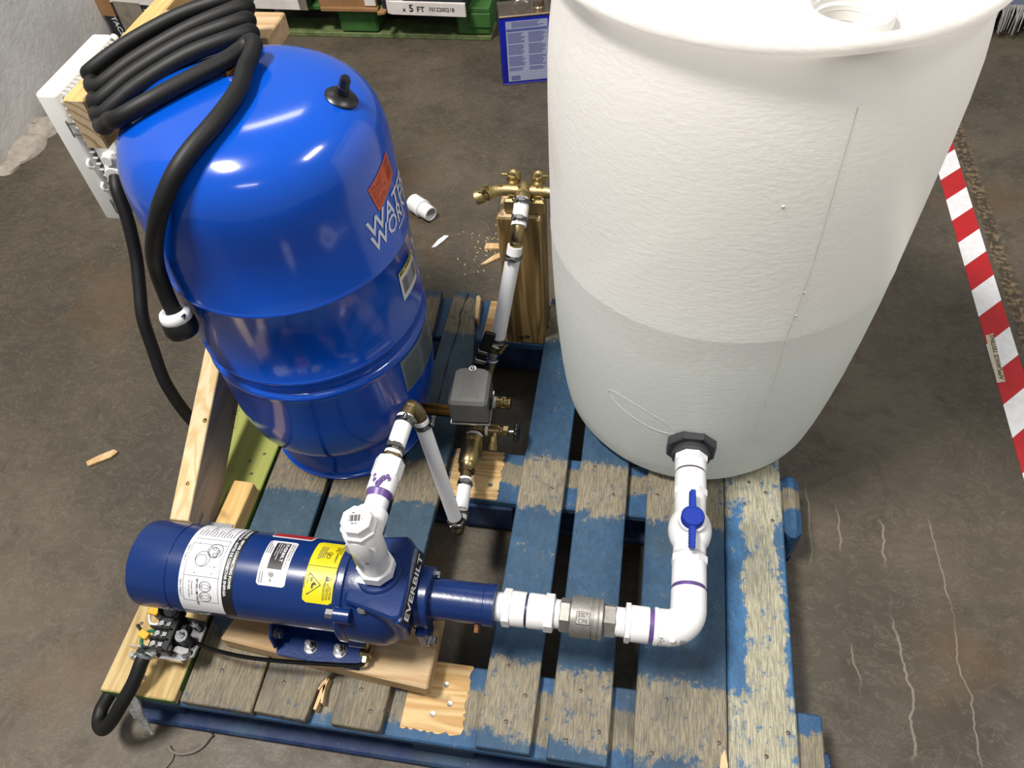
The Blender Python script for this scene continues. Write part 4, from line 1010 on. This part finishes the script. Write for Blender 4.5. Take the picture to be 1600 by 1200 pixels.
clamp(s0+UD*.026, UD, .0135, rs, (.9, -.3, 0), 'brass_dull'); clamp(up0-UD*.006, UD, .0135, rs, (.9, -.3, 0), 'brass_dull')
build('hose_length', MB().ring(up0-UD*.004, up1, HR4, HR4*.74, 36), 'hose', rs)
clamp(up0+UD*.006, UD, HR4, rs, (-.9, -.3, .1)); clamp(up1-UD*.022, UD, HR4, rs, (.05, -1, .2))
i0, i1 = V((.6195, .8400, .3610)), V((.6205, .8760, .3820)); ID = (i1-i0).normalized()
elbow([up1-UD*.006, up1+UD*.010, V((.6165, .8305, .3455)), V((.6185, .8365, .3560)), i0+ID*.006], .0118, 'brass', rs, bead=False)
build('hose_length', MB().ring(i0, i1+ID*.014, HR4, HR4*.74, 36), 'hose', rs)
clamp(i0+ID*.012, ID, HR4, rs, (.1, -.4, 1)); clamp(i1+ID*.006, ID, HR4, rs, (.1, -.4, 1))

# ================================================================== post and brass manifold
solo('wooden_post', MB().box((.567, .882, -.0205), (.656, .969, .3445), bev=.0035), ['post'], (.61, .925, -.0205), 'square treated wooden post standing upright behind the valves', 'post')
eg = MB().box((.5695, .8845, .3443), (.6535, .9665, .3452)); 
ego = build('end_grain', eg, 'end_grain', bpy.data.objects['wooden_post'])
for px_ in ((.592, -.0), (.606, .004)):
    build('knot', MB().sphere((px_[0]+.01, .8818, px_[1]), .006, 10, 0, (1, .25, .8)), 'dark', bpy.data.objects['wooden_post'])
mfd = thing('garden_manifold', (.611, .925, .345), 'four-way brass hose manifold fixed on top of the wooden post', 'manifold')
ML = spline([(.549, .893, .389), (.560, .905, .389), (.580, .9120, .389), (.600, .9130, .389), (.622, .9130, .389), (.645, .9130, .389), (.667, .9120, .389), (.687, .905, .389), (.698, .893, .389)], 6)
mb = MB().tube(ML, .0118, 24); mb.prism([(.580, .893), (.665, .893), (.640, .930), (.604, .930)], .3458, .380, bev=.004)
mb.lathe([(0, -.002), (.0155, -.002), (.0155, .010), (.0125, .014), (.0125, .022), (.0145, .024), (.0145, .034), (.010, .040), (0, .046)], (.6215, .886, .3885), (0, .95, .18), 32)
mb.prism([(.6100, .893), (.6335, .893), (.6215, .919)], .389, .4045, bev=.002)
mbo = build('manifold_body', mb, 'brass_cast', mfd, 40)
tx_ = MB(); put_text(tx_, 'IIIII', .006, plane_fn((.570, .906, .4012), (1, 0, 0), (0, 1, 0), .0004), bold=.02); put_text(tx_, 'III III', .006, plane_fn((.645, .906, .4012), (1, 0, 0), (0, 1, 0), .0004), bold=.02)
build('cast_lettering', tx_, 'brass', mbo)
for x in (.603, .640): build('fixing_screw', MB().sphere((x, .897, .380), .0048, 12), 'brass', mbo)
def outlet(p, d, lever):
    p = V(p); d = V(d).normalized(); up = V((0, 0, 1))
    o_ = build('outlet_valve', MB().lathe([(0, 0), (.0108, 0), (.0108, .012), (.0125, .013), (.0138, .016), (.0138, .030), (.010, .031), (.0, .027)], p, d, 28).cyl(p+d*.009+up*.006, p+d*.009+up*.017, .0072, 20), 'brass_cast', mfd, 35)
    l_ = V(lever).normalized(); s_ = up.cross(l_); c_ = p+d*.009+up*.0165
    mt_ = Matrix((l_, s_, up)).transposed().to_4x4(); mt_.translation = c_
    h_ = MB().box((-.005, -.005, .0), (.009, .005, .0025), bev=.0008, mat=mt_); h_.box((.008, -.0045, .0005), (.022, .0045, .006), bev=.0012, mat=mt_); h_.cyl(c_, c_+up*.006, .0042, 6)
    build('lever_handle', h_, 'brass', o_, 25)
outlet((.597, .919, .392), (0, 1, .35), (-1, .1, 0)); outlet((.646, .919, .392), (0, 1, .35), (1, .1, 0))
outlet((.556, .900, .389), (-.85, -.2, -.25), (-.3, -.9, 0)); outlet((.691, .900, .389), (.85, -.2, -.25), (.3, -.9, 0))

# ================================================================== timber frame on the left
def bar_beam(name, p0, p1, wx, hz, mat, label, cat, bev=.002, cut=None):
    """sawn board between two points lying in a nearly upright plane, its top edge on p0-p1"""
    p0, p1 = V(p0), V(p1); mb = MB()
    a = [(p0.x-wx/2, p0.y, p0.z), (p0.x+wx/2, p0.y, p0.z), (p1.x+wx/2, p1.y, p1.z), (p1.x-wx/2, p1.y, p1.z)]
    b_ = [(x, y, z-hz) for x, y, z in a]
    if cut: b_[0] = (b_[0][0], cut[0], cut[1]); b_[1] = (b_[1][0], cut[0], cut[1])
    q = bmesh.new(); A = [q.verts.new(v) for v in a]; B = [q.verts.new(v) for v in b_]
    for f_ in ((A[0], A[1], A[2], A[3]), (B[3], B[2], B[1], B[0]), (A[1], A[0], B[0], B[1]), (A[2], A[1], B[1], B[2]), (A[3], A[2], B[2], B[3]), (A[0], A[3], B[3], B[0])): q.faces.new(f_)
    bmesh.ops.recalc_face_normals(q, faces=q.faces[:]); bmesh.ops.bevel(q, geom=q.edges[:], offset=bev, segments=1, affect='EDGES')
    mb.bm(q); return mb
# diagonal brace: pale planed edge on top, greyer wood colour on the face towards the tank
br = bar_beam('brace', (.066, .2780, .1060), (.012, 1.02, .358), .038, .112, 'pine', '', '', cut=(.300, .0005))
brace = solo('diagonal_brace', br, ['pine', 'grey_wood'], (.066, .28, .0005), 'long pale timber brace slanting up from the pallet behind the tank', 'timber')
for p_ in brace.data.polygons:
    if p_.normal.x > .8: p_.material_index = 1
stp = MB(); fn = plane_fn((.0795, .50, .085), (-.07, .94, .32), (0, -.32, .94), .0012)
for w_ in (0, 1):
    o_ = .036*w_
    for x0, x1, y0, y1 in ((0, .030, 0, .001), (0, .030, .022, .023), (0, .001, 0, .023), (.029, .030, 0, .023)): stp.grid(lambda u, v: fn(o_+x0+(x1-x0)*u, y0+(y1-y0)*v), 1, 1)
for w_ in range(10):
    if w_ == 5: continue
    stp.grid(lambda u, v: fn(.004+.0062*w_+.0016*u, .008+(.004+.002*(w_ % 3))*v), 1, 1)
build('grade_stamp', stp, 'dark', brace)
for (y_, z_) in ((.345, .118), (.46, .158)): build('knot', MB().sphere((.064, y_, z_+.0092), .0042, 10, 0, (1, 1.4, .5)), 'bronze', brace)
stub = solo('timber_block', MB().box((.0855, .290, .0005), (.1275, .402, .0400), bev=.002, mat=Matrix.Translation((.004, .01, 0)) @ Matrix.Rotation(-.02, 4, 'Z')), ['beam'], (.106, .34, .0005), 'short yellow timber block on the green-tinted board beside the brace foot', 'timber')
bk_ = MB().box((.0868, .288, .0005), (.0885, .318, .072), bev=.0004); bk_.box((.0868, .288, .0405), (.135, .3135, .0425), bev=.0005)
bk_.cyl((.112, .30, .0425), (.112, .30, .0438), .004, 12)
solo('steel_bracket', bk_, 'galv', (.088, .30, .0005), 'galvanised bracket joining the brace foot and the short block', 'bracket', angle=25)
bk_ = MB().box((.040, .268, .0005), (.0425, .345, .060), bev=.0006); bk_.cyl((.0385, .30, .035), (.040, .30, .035), .004, 12)
solo('steel_plate', bk_, 'galv', (.041, .30, .0005), 'galvanised plate on the outer side of the brace foot', 'bracket', angle=25)
# upright, top beam and cross piece
solo('upright_post', MB().box((-.066, 1.022, FZ+.0005), (-.028, 1.111, .607), bev=.002), 'beam', (-.047, 1.065, FZ), 'upright timber hidden behind the tank carrying the top beam', 'post')
beam = solo('top_beam', MB().box((-.0665, .681, .608), (-.0285, 1.42, .697), bev=.0025), ['beam'], (-.047, 1.05, .608), 'yellow timber beam on edge between the enclosure and the cable coil', 'timber')
build('end_grain', MB().box((-.0645, .6803, .610), (-.0305, .6812, .695)), 'end_grain', beam)
cross = solo('cross_timber', MB().box((-.028, .890, .6585), (.200, .979, .6965), bev=.0025), ['pine_x'], (.085, .93, .6585), 'pale crosswise timber behind the tank under the cable coil', 'timber')

# ================================================================== electrical enclosure on the beam
en = thing('electrical_enclosure', (-.115, .84, .405), 'white plastic electrical enclosure hung on the left end of the beam', 'enclosure')
build('door_shell', MB().box((-.168, .7405, .402), (-.128, .944, .668), bev=.007, seg=3), 'box_white', en, 40)
build('base_box', MB().box((-.119, .7475, .410), (-.067, .937, .660), bev=.004), 'box_white', en, 40)
build('gasket', MB().box((-.129, .752, .415), (-.118, .932, .654)), 'box_gap_shade', en)  # recessed filler strip; shade of the rib gaps is put into its dark grey
rb = MB().box((-.1275, .7440, .6605), (-.1175, .7455, .6615)); y_ = .757
rib0 = build('rib', MB().box((-.0045, -.0012, -.004), (.0045, .0012, .004)), 'box_white', None, 20); place(rib0, (-.1235, .757, .657), en)
for i in range(1, 15): twin(rib0, (-.1235, .757+.0121*i, .657), en)
for i in range(20): twin(rib0, (-.1235, .7495, .650-.0122*i), en, rot=(math.pi/2, 0, 0))
build('hinge_knuckle', MB().ring((-.1235, .930, .662), (-.1235, .940, .662), .0075, .0045, 20), 'box_white', en)
for z_ in (.605, .440):
    ct = MB().box((-.134, .7360, z_-.012), (-.1125, .7395, z_-.009), bev=.0005); ct.box((-.134, .7360, z_+.009), (-.1125, .7395, z_+.012), bev=.0005); ct.box((-.1120, .7385, z_-.013), (-.095, .7468, z_+.013), bev=.001); ct.cyl((-.132, .737, z_-.016), (-.132, .737, z_+.016), .0016, 10)
    lt = build('latch', ct, 'zinc', en, 25)
    build('latch_plate', MB().box((-.112, .7375, z_-.0085), (-.094, .7384, z_+.0085)), 'ink_grey', lt)
for (y_, z_, mt_) in ((.78, .632, 'red_btn'), (.79, .575, 'green_btn')):
    build('push_button', MB().cyl((-.167, y_, z_), (-.182, y_, z_), .011, 24), mt_, en)
for z_, r_ in ((.548, .010), (.515, .019), (.470, .012)):
    build('cable_gland', MB().cyl((-.088, .748, z_), (-.088, .728, z_), r_, 24).cyl((-.088, .742, z_), (-.088, .735, z_), r_*1.25, 8), 'box_white', en)
hk = MB().tube(spline([(-.133, .742, .540), (-.133, .734, .538), (-.131, .733, .530), (-.130, .740, .526)], 5), .003, 10); build('hook', hk, 'box_white', en)
hk = MB().tube(spline([(-.131, .742, .490), (-.131, .735, .488), (-.129, .734, .480), (-.128, .740, .476)], 5), .003, 10); build('hook', hk, 'box_white', en)

# ================================================================== cable coil, hanging cord, second cord
CR = .0122
Ls = [(-.038, .731, .7165), (-.002, .681, .7160), (.019, .643, .7150), (.045, .608, .7160)]
Rs = [(.191, .871, .776), (.210, .829, .778), (.228, .787, .778), (.250, .745, .780)]
back = V((-.012, .026, -.022)); pts = []
for i in range(4):
    L_, R_ = V(Ls[i]), V(Rs[i]); d_ = R_-L_; u_ = d_.normalized(); n_ = V((-u_.y, u_.x, 0))
    bow = V((0, 0, .012+.003*(i == 3)))+n_*(.004, -.004, .003, -.002)[i]
    if i == 0: pts += [R_-d_*.25+back*.9, L_+d_*.40+back*.9, L_+u_*.020+back*.85, L_-u_*.001+back*.42]
    pts += [L_+u_*.010, L_+d_*.28+bow*.8, L_+d_*.62+bow, R_-u_*.020+V((0, 0, .003))]
    pts += [R_+u_*.003+back*.45+V((0, 0, .002)), R_-u_*.014+back*.95]
    N_ = V(Ls[i+1]) if i < 3 else V((.062, .588, .716))
    pts += [R_-d_*.38+back*1.05, L_+d_*.36+back*1.0, L_+u_*.018+back*.85, (L_+N_)/2-u_*.002+back*.40]
pts += [V((.066, .586, .716)), V((.098, .566, .740)), V((.130, .546, .7575)), V((.160, .556, .7695)), V((.186, .579, .7755)), V((.222, .625, .7795)), V((.246, .660, .7800)), V((.260, .692, .7810))]
hang = [V((.2715, .703, .7870)), V((.2820, .692, .7885)), V((.2850, .668, .7850)), V((.2870, .640, .7830)), V((.2965, .593, .7815)), V((.2960, .548, .7800)), V((.2890, .509, .7760)), V((.2745, .471, .7670)), V((.2585, .4425, .7510)), V((.2365, .4215, .7200)), V((.2160, .4160, .6860)), V((.1865, .4240, .6370)), V((.1600, .4390, .5860)), V((.1505, .4410, .5400)), V((.1500, .4370, .5080)), V((.1520, .4340, .4940))]
cc = solo('cable_coil', MB().tube(spline(pts+hang, 7), CR, 18), 'rubber', (.1, .75, .71), 'thick black cable coiled over the beam with its tail hanging down the tank side', 'cable')
prt = MB()
def along(A, B, t, s_, r_=CR+.0005, tw=.9):
    A, B = V(A), V(B); u_ = (B-A).normalized(); up_ = V((0, 0, 1)); sd_ = u_.cross(up_).normalized(); up_ = sd_.cross(u_)
    return A+u_*t+(up_*math.cos(s_/r_-tw)+sd_*-math.sin(s_/r_-tw))*r_
L_, R_ = V(pts[6]), V(pts[5])
put_text(prt, 'E5016440  SOOW  600V  90C  5.26mm', .0058, lambda x_, y_: along(L_, R_, x_-.04, -y_, tw=.1), width=.125)
build('jacket_print', prt, 'ink_grey', cc)
# plug: white ring and black body on the tail
e0 = V((.152, .434, .497)); ed = V((.10, -.20, -1)).normalized()
pg = thing('cord_connector', e0, 'black cord connector with white clamp ring on the hanging cable end', 'connector')
wr = MB().lathe([(.0125, .004), (.0165, .000), (.0225, .003), (.0245, .009), (.0245, .016), (.022, .019), (.0125, .019)], e0-ed*.004, ed, 36)
wro = build('clamp_ring', wr, 'pvc', pg, 50)
sd_ = V((.85, -.45, 0)); sd_ = (sd_-ed*sd_.dot(ed)).normalized()
for s_ in (-1, 1):
    build('clamp_screw', MB().box((-.005, -.004, -.004), (.005, .004, .004), bev=.001, mat=Matrix.Translation(e0+sd_*.020*s_+ed*.003)), 'zinc', wro, 20)
build('connector_body', MB().lathe([(0, 0), (.0235, 0), (.0255, .003), (.0262, .020), (.0235, .027), (0, .028)], e0+ed*.013, ed, 36), 'black', pg, 40)
c2 = spline([(-.088, .730, .514), (-.080, .708, .500), (-.070, .684, .455), (-.067, .654, .395), (-.064, .618, .348), (-.060, .583, .306), (-.053, .556, .246), (-.045, .532, .192), (-.033, .518, .147), (-.020, .509, .107), (-.004, .502, .080), (.010, .502, .062)], 8)
solo('enclosure_cord', MB().tube(c2, .0118, 18), 'rubber', c2[0], 'thick black cord drooping from the white enclosure to behind the brace', 'cord')

# ================================================================== floor things
tl = thing('hazard_tape', (1.735, 1.2, FZ), 'red and white striped floor tape along the right side', 'tape')
y_ = .36; k_ = 0
for (side) in range(0, 20):
    y1_ = y_+.0925; x0, x1 = 1.698, 1.764
    def xo(yy): return .010*(yy-1.0)/.8
    z_ = FZ+.0006
    mb = MB().prism([(x0+xo(y_), y_), (x1+xo(y_+.066), y_+.066), (x1+xo(y1_+.066), y1_+.066), (x0+xo(y1_), y1_)], FZ+.0001, z_)
    build('stripe', mb, 'red' if k_ % 2 == 0 else 'tape_white', tl, 20)
    y_ = y1_; k_ += 1
tlab = MB().prism([(1.697, .979), (1.7165, .985), (1.7225, 1.138), (1.7030, 1.129)], FZ+.0008, FZ+.0014)
tlo = solo('floor_label', tlab, 'cream_label', (1.71, 1.06, FZ+.0008), 'cream label reading APPLIANCE TESTING stuck across the striped tape', 'label')
tx_ = MB(); put_text(tx_, 'APPLIANCE TESTING', .0098, plane_fn((1.7145, .990, FZ+.0014), (.05, 1, 0), (-1, .05, 0), .0005), bold=.012, width=.142)
build('lettering', tx_, 'ink', tlo)
# loose plastic fitting
F0 = V((.180, 1.487, FZ+.0262)); F1 = V((.252, 1.432, FZ+.0262)); FD = (F1-F0).normalized()
lf = MB().lathe([(.0195, 0), (.0245, 0), (.0262, .002), (.0262, .040), (.0275, .041), (.0275, .049), (.0235, .050)], F0, FD, 40)
lf.lathe([(.0235, .05), (.0222, .051), (.0228, .056), (.0222, .061), (.0228, .066), (.0220, .072), (.0222, .078), (.0215, .085), (.0180, .0855), (.0175, .04), (.0195, 0)], F0, FD, 40)
solo('loose_fitting', lf, 'pvc', (.216, 1.46, FZ), 'white plastic pipe fitting lying loose on the floor behind the tank', 'fitting')
def chip(name, poly, h, mat, label, cat, z=FZ, group=None):
    cx = sum(p[0] for p in poly)/len(poly); cy = sum(p[1] for p in poly)/len(poly)
    return solo(name, MB().prism(poly, z+.0003, z+h, bev=.0012), mat, (cx, cy, z), label, cat, group)
chip('plastic_scrap', [(.272, 1.318), (.284, 1.322), (.300, 1.348), (.312, 1.372), (.298, 1.372), (.284, 1.352)], .006, 'tape_white', 'crumpled white scrap on the floor below the loose fitting', 'scrap')
chip('wood_splinter', [(-.372, .512), (-.362, .501), (-.318, .531), (-.309, .548), (-.322, .553), (-.35, .533)], .007, 'splinter', 'pale wood splinter alone on the floor left of the brace', 'splinter')
chip('blue_chip', [(.452, 1.425), (.490, 1.432), (.505, 1.468), (.462, 1.468)], .008, 'blue_plain', 'small blue painted wood chip on the floor beside the post', 'chip')
chip('wood_chip', [(.424, 1.323), (.472, 1.327), (.472, 1.350), (.425, 1.346)], .009, 'splinter', 'squarish pale wood offcut on the floor beside the post', 'chip')
chip('wood_sliver', [(.424, 1.258), (.440, 1.264), (.505, 1.318), (.520, 1.340), (.500, 1.338), (.452, 1.296)], .008, 'splinter', 'long pale wood sliver nearest the pallet among the shavings', 'splinter')
chip('wood_stick', [(.470, 1.352), (.479, 1.350), (.482, 1.41), (.473, 1.412)], .006, 'splinter', 'thin upright-pointing wood stick beside the blue chip', 'splinter')
chip('wood_flake', [(.485, 1.375), (.500, 1.372), (.512, 1.415), (.496, 1.425)], .007, 'pine', 'pale wood flake touching the base of the post', 'chip')
sh = MB(); random.seed(3)
for i in range(70):
    x, y = random.gauss(.44, .045), random.gauss(1.335, .05); a_ = random.uniform(0, 3); l_ = random.uniform(.0008, .0045)
    sh.box((x-l_, y-.0009, FZ+.0003), (x+l_, y+.0009, FZ+.0018), mat=Matrix.Translation((x, y, 0)) @ Matrix.Rotation(a_, 4, 'Z') @ Matrix.Translation((-x, -y, 0)))
o_ = solo('wood_shavings', sh, 'pine', (.44, 1.335, FZ), 'scatter of tiny pale wood shavings on the floor left of the post', 'shavings'); o_['kind'] = 'stuff'
tw = MB().tube(spline([(.160, -.018, FZ+.004), (.152, -.036, FZ+.004), (.138, -.048, FZ+.004), (.118, -.054, FZ+.004), (.102, -.053, FZ+.006), (.090, -.045, FZ+.004)], 6), .0028, 8)
tw.tube(spline([(.104, -.054, FZ+.004), (.105, -.066, FZ+.003), (.098, -.082, FZ+.003)], 6), .0018, 8); tw.tube(spline([(.162, -.014, FZ+.006), (.158, -.02, FZ+.004), (.150, -.034, FZ+.004)], 5), .0042, 8)
solo('plastic_tie', tw, 'grey_cord', (.12, -.045, FZ), 'twisted grey tie lying on the floor before the pallet corner', 'tie')
fm = MB()
random.seed(5)
A0, A1 = V((.052, -.004, -.004)), V((.052, -.028, -.128))
cen = [A0+(A1-A0)*t+V((.004*math.sin(7*t), .003*math.cos(9*t), 0)) for t in [i/12 for i in range(13)]]
fm.tube(cen, [.011*(1-i/13)+.0015+random.uniform(-.001, .0015) for i in range(13)], 7)
solo('shrink_film', fm, 'film', A0, 'tapering strip of crumpled clear film hanging from the pallet corner', 'film', angle=10)
rl = MB(); random.seed(11)
for c_, s_ in (((-1.245, 1.69, FZ), (.075, .10, .030)), ((-1.232, 1.80, FZ), (.06, .07, .035)), ((-1.245, 1.585, FZ), (.05, .05, .018))):
    rl.sphere(c_, 1, 18, 0, s_, 10)
rl.v = [(x+random.uniform(-.005, .005), y+random.uniform(-.005, .005), max(z+random.uniform(-.004, .004), FZ)) for x, y, z in rl.v]
solo('plaster_rubble', rl, 'rubble', (-1.24, 1.7, FZ), 'crumbled pale plaster heap at the foot of the left wall', 'rubble')

# ================================================================== blue can
cn = thing('solvent_can', (.412, 2.245, FZ), 'blue oblong metal can with printed label standing between tank and drum', 'can')
CM = Matrix.Translation((.3385, 2.183, FZ)) @ Matrix.Rotation(.235, 4, 'Z'); CW, CD_, CH = .168, .104, .240
build('can_body', MB().box((0, 0, .0006), (CW, CD_, CH), bev=.006, seg=2, mat=CM), 'can_blue', cn, 40)
build('can_rim', MB().box((-.002, -.002, CH-.006), (CW+.002, CD_+.002, CH+.003), bev=.003, mat=CM), 'can_steel', cn, 30)
build('bottom_seam', MB().box((-.001, -.001, .0004), (CW+.001, CD_+.001, .005), bev=.002, mat=CM), 'can_blue', cn, 30)
tpn = build('can_top', MB().box((.004, .004, CH), (CW-.004, CD_-.004, CH+.0034), mat=CM), 'can_steel', cn, 30)
hd = MB().tube([CM @ V(p) for p in spline([(.055, .052, CH), (.060, .052, CH+.020), (.080, .052, CH+.026), (.100, .052, CH+.020), (.103, .052, CH)], 5)], .0045, 10)
build('can_handle', hd, 'zinc', cn)
build('screw_cap', MB().lathe([(0, .026), (.016, .026), (.018, .022), (.018, .004), (.021, .0), (.0, .0)], CM @ V((.137, .05, CH+.003)), (0, 0, 1), 28), 'can_steel', cn)
lb = MB(); cf = lambda x_, z_: CM @ V((x_, -.0008, z_)); cf2 = lambda x_, z_: CM @ V((x_, -.0014, z_))
lb.grid(lambda u, v: cf(.020+.140*u, .012+.212*v), 2, 2, 0)
def cbar(x0, x1, z0, z1): lb.grid(lambda u, v: cf2(x0+(x1-x0)*u, z0+(z1-z0)*v), 1, 1, 1)
cbar(.022, .158, .190, .198); random.seed(9)
for i in range(30):
    z_ = .182-.0045*i
    if i % 9 == 8: continue
    cbar(.025, .025+random.uniform(.045, .060), z_, z_+.0018); cbar(.094, .094+random.uniform(.045, .060), z_, z_+.0018)
for i in range(5): cbar(.04, .04+random.uniform(.07, .11), .203+.004*i, .2045+.004*i)
for i in range(10): cbar(.030+.0032*i, .030+.0032*i+.002, .016, .033)
build('printed_label', lb, ['can_label', 'can_ink'], cn)

# ================================================================== green pallet with cartons
GX0, GX1, GY = -.86, .243, 2.490
gp = thing('green_pallet', (-.3, 2.9, FZ), 'green painted pallet under the cartons at the back', 'pallet')
build('bottom_board', MB().box((GX0, GY, FZ+.0005), (GX1, GY+.12, FZ+.018), bev=.002), 'green_wear', gp)
build('bottom_board', MB().box((GX0, GY+.45, FZ+.0005), (GX1, GY+.57, FZ+.018), bev=.002), 'green_pallet', gp)
for x0, x1 in ((-.74, -.655), (-.345, -.195), (.115, .243)):
    for yo in (0, .45): build('block', MB().box((x0, GY+.002+yo, FZ+.0185), (x1, GY+.13+yo, FZ+.104), bev=.008), 'green_pallet', gp)
build('stringer_board', MB().box((.165, GY-.004, FZ+.05), (.2435, GY+.6, FZ+.104), bev=.003, mat=Matrix.Translation((.0012, 0, 0))), 'green_pallet', gp)
for i in range(4): build('deck_board', MB().box((GX0, GY+.15*i, FZ+.1045), (GX1, GY+.15*i+.12, FZ+.122), bev=.002), 'green_pallet', gp)
CZ = FZ+.1225
def carton(x0, x1, yf, dep, h, z0=CZ, rot=0.0, mats=('card',), label='', name='carton'):
    mt_ = Matrix.Translation(((x0+x1)/2, yf, z0)) @ Matrix.Rotation(rot, 4, 'Z'); w_ = x1-x0
    t = thing(name, ((x0+x1)/2, yf+dep/2, z0), label, 'carton', 'cartons at the back')
    build('box', MB().box((-w_/2, 0, 0), (w_/2, dep, h), bev=.006, mat=mt_), mats[0], t)
    return t, mt_, w_
t, mt_, w_ = carton(-.690, -.440, 2.455, .5, .20, rot=-.03, mats=('card_black',), label='dark carton with a white lower edge at the left of the green pallet')
build('white_strip', MB().box((-w_/2-.001, -.0018, -.0005), (w_/2+.001, 0, .036), bev=.0008, mat=mt_), 'card_white', t)
build('tape', MB().box((w_/2-.03, -.003, .0), (w_/2+.002, -.001, .2), mat=mt_), 'tape_film', t)
fr = MB()
for a_, b__, c_, d_ in ((-.05, .075, .060, .0615), (-.05, .075, .10, .1015), (-.05, -.0485, .06, .10), (.0735, .075, .06, .10)): fr.box((a_, -.0022, c_), (b__, -.0004, d_), mat=mt_)
build('printed_frame', fr, 'ink_grey', t)
t, mt_, w_ = carton(-.400, -.175, 2.470, .5, .18, rot=.02, mats=('card',), label='plain brown carton in the middle of the green pallet')
build('lower_flap', MB().prism([(-w_/2+.008, -.012), (w_/2+.006, -.016), (w_/2+.002, .02), (-w_/2, .02)], -.006, .006, bev=.001, mat=mt_), 'card', t)
build('torn_paper', MB().prism([(w_/2-.045, -.0035), (w_/2-.004, -.004), (w_/2-.002, .0), (w_/2-.04, .0)], .012, .06, mat=mt_), 'card_white', t)
t, mt_, w_ = carton(-.150, .165, 2.445, .5, .20, z0=CZ, rot=-.035, mats=('card_black',), label='dark carton with white printed lower strip reading 5 FT on the green pallet')
build('white_strip', MB().prism([(-w_/2+.02, -.004), (-w_/2+.04, -.0125), (w_/2+.004, -.0125), (w_/2+.004, -.001)], -.004, .044, bev=.001, mat=mt_), 'card_white', t)
build('upper_strip', MB().box((-w_/2-.002, -.002, .044), (-w_/2+.085, .0, .2), mat=mt_), 'card_white', t)
build('torn_corner', MB().prism([(-w_/2-.012, -.03), (-w_/2+.015, -.022), (-w_/2+.02, .02), (-w_/2-.008, .03)], -.002, .010, bev=.002, mat=mt_), 'card', t)
tx_ = MB(); fn = plane_fn(mt_ @ V((-.075, -.0128, .010)), mt_.to_3x3() @ V((1, 0, 0)), (0, 0, 1), .0008)
put_text(tx_, 'x', .016, fn, bold=.02); put_text(tx_, '5', .026, lambda x_, y_: fn(x_+.026, y_), bold=.02); put_text(tx_, 'FT', .020, lambda x_, y_: fn(x_+.056, y_), bold=.015); put_text(tx_, '1012200218', .0150, lambda x_, y_: fn(x_+.103, y_+.004), width=.093, bold=.01)
build('printed_text', tx_, 'ink', t)
fr = MB(); fr.box((-.07, -.0015, .052), (w_/2-.02, -.0003, .0535), mat=mt_); fr.box((w_/2-.02, -.0015, .052), (w_/2-.0185, -.0003, .2), mat=mt_); build('printed_frame', fr, 'ink_grey', t)
# taped carton against the wall, left of the beam
t, mt_, w_ = carton(-1.285, -1.02, 2.42, .4, .22, z0=FZ+.0006, rot=-.12, mats=('card_black',), label='dark taped carton on the floor between wall and beam')
build('white_strip', MB().box((-w_/2-.001, -.0018, .150), (w_/2+.001, 0, .190), mat=mt_), 'card_white', t)
build('tape', MB().box((-.06, -.003, .01), (.06, -.001, .155), mat=mt_), 'tape_film', t)
build('torn_corner', MB().prism([(-w_/2-.004, -.005), (-w_/2+.06, -.005), (-w_/2+.06, 0), (-w_/2-.004, 0)], .095, .17, mat=mt_), 'card', t)
tx_ = MB(); fn = plane_fn(mt_ @ V((-.105, -.0034, .135)), mt_.to_3x3() @ V((.15, 0, -1)), mt_.to_3x3() @ V((1, 0, .15)), .0006)
put_text(tx_, 'ROTACS', .022, fn, bold=.02); fn2 = plane_fn(mt_ @ V((.07, -.0034, .135)), mt_.to_3x3() @ V((.3, 0, -1)), mt_.to_3x3() @ V((1, 0, .3)), .0006)
put_text(tx_, 'AVR', .022, fn2, bold=.02); build('printed_text', tx_, 'tape_white', t)

# ================================================================== fringed cloth at the right edge
solo('low_platform', MB().box((2.03, 2.66, FZ+.0005), (2.8, 3.5, -.036), bev=.004), 'dark', (2.4, 3.1, FZ), 'low dark platform under the fringed cloth behind the drum', 'platform')
rg = thing('fringed_cloth', (2.4, 3.1, -.035), 'slate blue cloth with silvery fringe behind the right side of the drum', 'cloth')
build('cloth', MB().box((1.985, 2.60, -.0355), (2.82, 3.55, -.020), bev=.005), 'rug', rg)
fg = MB(); random.seed(21)
for i in range(290):
    if i < 150: x, y, ox, oy = 1.985+.83*i/150, 2.60, random.uniform(-.012, .012), -random.uniform(.01, .035)
    else: x, y, ox, oy = 1.985, 2.60+.9*((i-150)/140)**1.6, -random.uniform(.01, .04), random.uniform(-.02, .02)
    l_ = random.uniform(.065, .095)
    fg.tube([(x, y, -.026), (x+ox*.7, y+oy*.7, -.026-l_*.4), (x+ox, y+oy, -.026-l_)], [.0028, .0026, .001], 5)
o_ = build('fringe', fg, 'fringe', rg); o_['kind'] = 'stuff'

for o in (drum, tank): o.location.z += .0015

# ------------------------------------------------------------------ lift everything so that the floor is at z = 0
for o in scn.objects:
    if o.parent is None: o.location.z -= FZ
